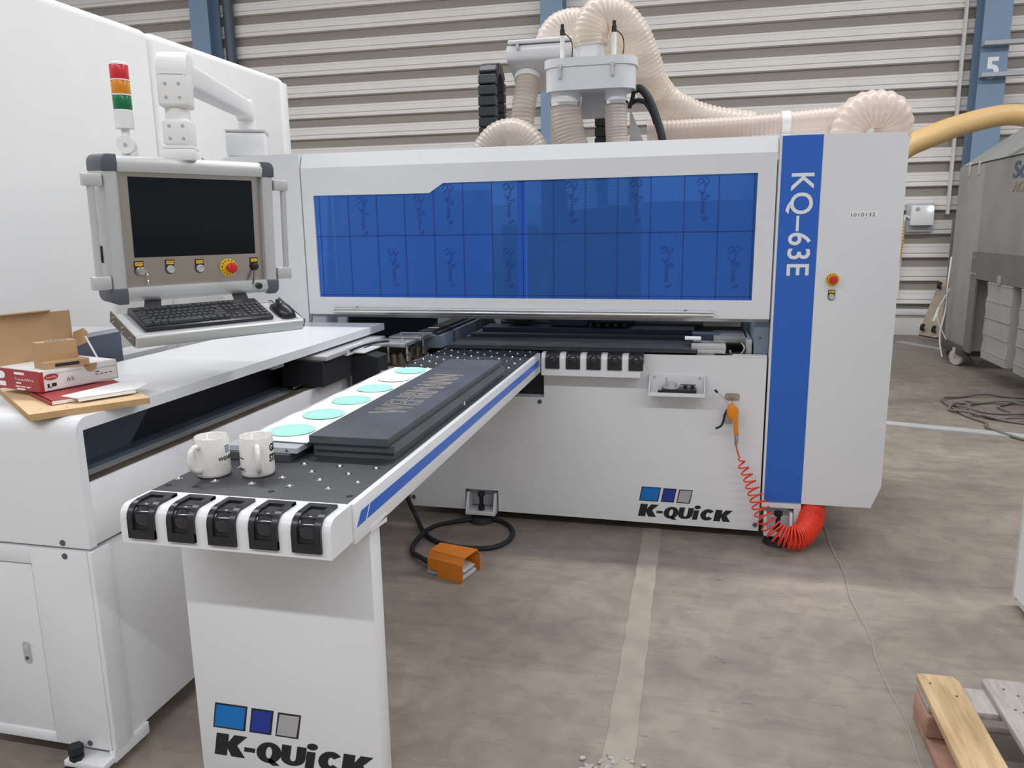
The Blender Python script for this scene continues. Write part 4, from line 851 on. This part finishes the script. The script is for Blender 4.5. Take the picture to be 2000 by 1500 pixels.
# coil
path=spline([(.223,gy,.512),(.232,3.89,.478),(.252,3.885,.430),(.285,3.875,.362),(.322,3.865,.275),(.362,3.85,.185),(.405,3.84,.122),(.455,3.82,.088),(.515,3.815,.082),(.570,3.87,.105),(.605,3.94,.145),(.618,4.03,.20),(.62,4.07,.30)],.004)
def coilpts():
    out=[]; ph=0; n=len(path); up=V((0,1,0)); Ltot=n
    for i,p in enumerate(path):
        s=i/(n-1)
        t_=(path[min(i+1,n-1)]-path[max(i-1,0)]).normalized()
        if s<.05: out.append(p); continue
        pitch=.036 if s<.42 else (.036-(s-.42)/.18*.026 if s<.60 else .0098)
        rad=min((s-.05)/.05,1)*(.022+.038*min(1,max(0,(s-.12)/.50)))
        si=t_.cross(V((0,1,0))).normalized(); u2=si.cross(t_)
        sub=14
        for k in range(sub):
            ph+=2*math.pi*(.004/sub)/pitch
            q=p+t_*(.004*k/sub)
            if (k*2*math.pi*.004/pitch/sub)>=0: out.append(q+(si*math.cos(ph)*rad+u2*math.sin(ph)*rad*.75))
    # thin the list to a workable step
    res=[out[0]]
    for q in out:
        if (q-res[-1]).length>.0075: res.append(q)
    return res
b=B(); b.tube(coilpts(),.0042,7); o=obj('coiled_air_hose',b,RED,smooth=80); tag(o,'red coiled air hose hanging from the orange blow gun to the floor','air hose')
# foot pedal and cable
M=LF((-1.085,3.275),(.965,-.26),0)
t=thing('foot_pedal','orange hooded foot pedal on the concrete floor','foot pedal',(-1.085,3.275,0))
oo=[(-.08,.076),(-.08,.030),(-.055,.030),(-.055,0),(.105,0),(.105,.10),(.055,.118),(-.05,.118)]
hp=[(-.075,.0),(-.075,.085),(-.055,.112),(.055,.112),(.075,.085),(.075,0)]
b=B(M)
q=[(-.08,y*.85,z*.95) for y,z in hp]
for x0,x1,s0,s1 in ((-.09,-.03,.86,.92),(-.03,.11,.95,1.06)):
    for i in range(5):
        (ya,za),(yb,zb)=hp[i],hp[i+1]
        zb0=0.03 if x0<-.05 else 0
        f=[(x0,ya*s0,max(za,zb0)),(x1,ya*s1,max(za*1.0,zb0)),(x1,yb*s1,max(zb,zb0)),(x0,yb*s0,max(zb,zb0))]
        b.b.faces.new([b.b.verts.new(M@V(p)) for p in f])
f=[(-.09,y*.86,max(z,.03)) for y,z in hp]; b.b.faces.new([b.b.verts.new(M@V(p)) for p in f])
f=[(-.03,y*.94,z) for y,z in hp]; b.b.faces.new([b.b.verts.new(M@V(p)) for p in f])
bmesh.ops.recalc_face_normals(b.b,faces=b.b.faces); bmesh.ops.solidify(b.b,geom=list(b.b.faces),thickness=-.004); obj('hood',b,ORP,t,smooth=20)
obj('base',B(M).box(-.10,.10,-.062,.062,.002,.020,.004).box(-.10,-.05,-.055,.055,.002,.035,.003),GRY,t)
obj('treadle',B(M).prism([(-.02,-.05,.058),(.085,-.05,.034),(.10,-.05,.036),(.10,-.05,.044),(-.02,-.05,.07)],(0,.10,0),.003),SILV,t)
obj('gland',B(M).cyl((-.10,0,.03),(-.135,0,.03),.018,n=14).cyl((-.135,0,.03),(-.15,0,.03),.014,n=14),BLK,t)
obj('warning_mark',B(M).prism([(.03,-.02,.1125),(.06,-.005,.1125),(.032,.018,.1125)],(0,0,.0012)),mat('pedal_mark',(0.85,0.42,0.05),.5),t); obj('lettering',B(M).box(-.075,-.06,.01,.04,.1122,.1135),INK,t)
b=B(); b.tube(spline([(-1.64,4.02,.30),(-1.56,3.94,.12),(-1.48,3.85,.05),(-1.36,3.67,.016),(-1.24,3.57,.013),(-1.10,3.535,.013),(-.97,3.56,.013),(-.905,3.66,.013),(-.91,3.80,.013),(-1.0,3.92,.013),(-1.13,3.935,.013),(-1.26,3.84,.020),(-1.335,3.70,.036),(-1.365,3.55,.020),(-1.345,3.44,.014),(-1.29,3.375,.022),(-1.225,3.313,.030)],.015),.0125,10)
tag(obj('pedal_cable',b,BLKM,smooth=80),'thick black cable looping on the floor to the orange pedal','cable')
# ---------------------------------------------------------------- right side
t=thing('white_cabinet','white cabinet corner standing at the right edge beside the pallet','cabinet',(1.8,3.1,0))
obj('body',B().box(1.345,2.3,2.75,3.45,.03,1.95,.006),WH,t); obj('plinth',B().box(1.42,2.25,2.8,3.38,0,.03),DARK,t); obj('side_panel',B().box(1.340,1.346,2.78,3.41,.06,1.92),WH,t)
for z in (.32,.05): obj('screw_cap',B().cyl((1.346,3.40,z),(1.343,3.40,z),.006,n=12),GRY,t)
t=thing('pallet','wooden pallet with one fresh yellow deck board, at bottom right','pallet',(1.14,2.0,0))
xs=[(.742,.868,WOOD),(.938,1.075,WOODG),(1.15,1.25,WOODG),(1.33,1.43,WOODG),(1.50,1.60,WOODG)]
for i,(x0,x1,m) in enumerate(xs):
    yb=2.55+(0.0 if i!=1 else .01)
    b=B(); b.prism([(x0,1.35,.122),(x1,1.35,.122),(x1,yb-.02,.122),(x1-.012,yb+.006,.122),(x0+.02,yb+.008,.122),(x0+.004,yb-.004,.122)],(0,0,.022),.002); obj('deck_board',b,m,t)
for y0,y1 in ((2.40,2.535),(1.92,2.06),(1.37,1.51)):
    obj('cross_board',B().box(.745,1.60,y0,y1,.100,.1215,.002),WOODG,t)
    for x0,x1 in ((.738,.84),(1.12,1.265),(1.455,1.60)): obj('pallet_block',B().box(x0,x1,y0-.02,y1+.0,.022,.0995,.012 if x0<1 else .003),WOODP,t)
for x0,x1 in ((.742,.85),(1.14,1.24),(1.50,1.60)): obj('base_board',B().box(x0,x1,1.36,2.53,0,.022,.002),WOODP,t)
b=B()
for x,y in ((.775,2.50),(.835,2.44),(.99,2.51),(1.02,2.48),(1.035,2.43),(.985,2.40),(1.005,2.39)): b.cyl((x,y,.144),(x,y,.1455),.004,n=10)
obj('nail_head',b,CAP,t,kind='stuff'); obj('paper_label',B().box(1.005,1.07,2.10,2.31,.1442,.1450),PAP,t)
# dust collector seen along its length
t=thing('dust_collector','tall galvanised dust collector with two filter bags at the right edge','dust collector',(3.4,8.0,0))
obj('body',B().box(2.9,4.2,9.28,10.1,.21,2.2,.004).box(2.9,4.2,6.0,9.28,1.278,2.2,.004),GALV,t)
obj('hood_slope',B().prism([(2.905,6.0,2.205),(3.5,6.0,2.62),(4.2,6.0,2.62),(4.2,6.0,2.205)],(0,4.08,0)),GALV,t)
obj('hood_seam',B().box(2.893,2.905,6.0,9.8,2.196,2.206),BLKM,t)
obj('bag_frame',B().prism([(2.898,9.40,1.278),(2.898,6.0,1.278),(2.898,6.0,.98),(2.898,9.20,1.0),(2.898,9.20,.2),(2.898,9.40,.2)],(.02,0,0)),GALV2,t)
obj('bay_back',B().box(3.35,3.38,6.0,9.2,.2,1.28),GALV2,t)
b=B()
for y in (9.36,9.30,9.22): 
    for z in (1.22,1.05,.88): b.cyl((2.898,y,z),(2.892,y,z),.010,n=8)
obj('rivet',b,CHR,t,kind='stuff')
for y in (9.75,9.45): obj('hasp',B().box(2.885,2.9,y-.03,y+.01,2.08,2.22,.003),SILV,t)
def bag(y0,y1):
    b=B(); n=9; rg=[]
    for k in range(n+1):
        z=.21+(1.05-.21)*k/n; bul=.007*math.sin(k*2.4)
        rg.append([(2.905-bul,y0+.01),(2.905-bul,y1-.01),(3.30,y1),(3.30,y0)])
        rg[-1]=[b.b.verts.new((x,y,z)) for x,y in rg[-1]]
    for a,c in zip(rg,rg[1:]):
        for k in range(4): b.b.faces.new((a[k],a[(k+1)%4],c[(k+1)%4],c[k]))
    b.b.faces.new(rg[0]); b.b.faces.new(rg[-1])
    o=obj('filter_bag',b,BAG,t,smooth=20)
    s=B()
    for k in range(5): s.box(2.896,2.91,y0+.005,y1-.005,.29+.17*k,.30+.17*k,.003,1)
    s.box(2.88,2.90,(y0+y1)/2-.03,(y0+y1)/2+.03,.98,1.07,.004)
    obj('bag_seam',s,GALV,o)
bag(8.19,8.87); bag(7.28,8.0); bag(6.4,7.1)
obj('bottom_corner',B().box(2.88,3.1,9.42,10.1,.13,.24,.004),mat('dark_brown_steel',(0.09,0.075,0.06),.6),t)
w_=obj('castor',B().box(2.87,2.95,9.58,9.66,.09,.20,.004),SILV,t); obj('castor_wheel',B().lathe([(.03,-.02),(.085,-.02),(.092,-.012),(.092,.012),(.085,.02),(.03,.02)],c=(2.905,9.60,.092),n=28,axis=(.85,.52,0)),mat('castor_tyre',(0.52,0.47,0.42),.6),w_)
b=B(); b.box(2.893,2.9,8.55,8.56,1.9,1.9)
fx=frame((2.8965,8.50,1.99),(0,-1,0),(0,0,1))
obj('collector_lettering',B().mesh(text_mesh('Sch',w=.48,h=.16,shear=.15,offset=.03,ext=.004),fx),mat('lettering_blue',(0.10,0.14,0.20),.5),t); obj('collector_lettering',B().mesh(text_mesh('ACC',w=.42,h=.10,shear=.1,offset=.03,ext=.004),fx@Matrix.Translation((0.02,-.13,0))),mat('lettering_tan',(0.36,0.29,0.22),.6),t)
b=B(); b.tube(spline([(2.84,9.9,1.2),(2.80,9.8,.9),(2.83,9.9,.6),(2.78,9.85,.3),(2.82,9.8,.02)],.04),.009,8); b.tube(spline([(2.84,9.85,.85),(2.72,9.8,.55),(2.84,9.8,.25)],.04),.006,8); obj('loose_cable',b,WHD,t)
b=B(); b.tube(spline([(2.9,9.3,.17),(2.95,9.1,.10),(2.95,8.9,.16)],.03),.008,8); obj('hanging_wire',b,BLK,t)
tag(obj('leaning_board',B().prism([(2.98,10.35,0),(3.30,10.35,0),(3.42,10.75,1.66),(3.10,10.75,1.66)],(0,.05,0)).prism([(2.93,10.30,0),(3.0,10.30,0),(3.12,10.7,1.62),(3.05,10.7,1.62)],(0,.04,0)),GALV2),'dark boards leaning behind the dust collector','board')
hs('duct_hose',[(1.60,7.4,.05),(1.60,7.4,.9),(1.64,7.4,1.5),(1.575,7.42,1.9),(1.66,7.5,2.18),(1.95,7.7,2.33),(2.35,8.1,2.47),(2.75,8.4,2.56),(3.02,8.45,2.53),(3.2,8.3,2.44)],.093,'tan corrugated duct hose arching from the tower to the dust collector',HOSEY,pitch=.026,amp=.025)
# dolly
ax=V((.28,.25,.72)).normalized()
e1=V((.80,-.60,0)); e1=(e1-ax*e1.dot(ax)).normalized(); nn=e1.cross(ax)
M=Matrix(((e1.x,ax.x,nn.x,2.98),(e1.y,ax.y,nn.y,11.5),(e1.z,ax.z,nn.z,.09),(0,0,0,1)))
t=thing('dolly','wooden dolly with four castors stood on end against the wall','dolly',(3.05,11.5,0))
obj('deck',B(M).mesh(plate(rrect(0,.26,0,.82,.03,4),[],.03),None),PLY,t); obj('edge_pad',B(M).box(0,.26,-.005,.825,-.035,-.016,.004),BLKM,t)
for x in (.05,.20):
    for y in (.10,.72):
        c_=obj('castor',B(M).box(x-.03,x+.03,y-.03,y+.03,.015,.022).box(x-.022,x+.022,y-.02,y+.02,.02,.06),SILV,t); obj('castor_wheel',B(M).cyl((x-.014,y-.01,.075),(x+.014,y-.01,.075),.048,n=22),RUB,c_)
obj('paper_label',B(M).box(.11,.14,.22,.42,.0155,.0165),PAP,t)
# coiled cable on the far floor
b=B()
def loop(cx,cy,a,c,ph,z,turns=1,n=40): return [(cx+a*math.cos(2*math.pi*turns*k/n+ph)+.02*math.sin(k*.7),cy+c*math.sin(2*math.pi*turns*k/n+ph),.010+z*math.sin(k*.5)**2) for k in range(n+1)]
for pts in (loop(2.72,7.45,.52,.38,.3,.02),loop(2.80,7.15,.50,.42,1.2,.02),loop(2.62,7.2,.44,.33,2.2,.025),loop(3.0,7.3,.40,.3,.6,.015)): b.tube(pts,.011,7)
b.tube(spline([(2.2,7.45,.012),(2.22,7.0,.012),(2.3,6.75,.012),(2.26,6.55,.018),(2.45,6.2,.012),(2.9,6.1,.012),(3.4,6.2,.012)],.04),.011,7)
tag(obj('floor_cable',b,mat('grey_cable',(0.17,0.155,0.14),.6),smooth=80),'grey cable lying in loose loops on the floor by the dust collector','cable')
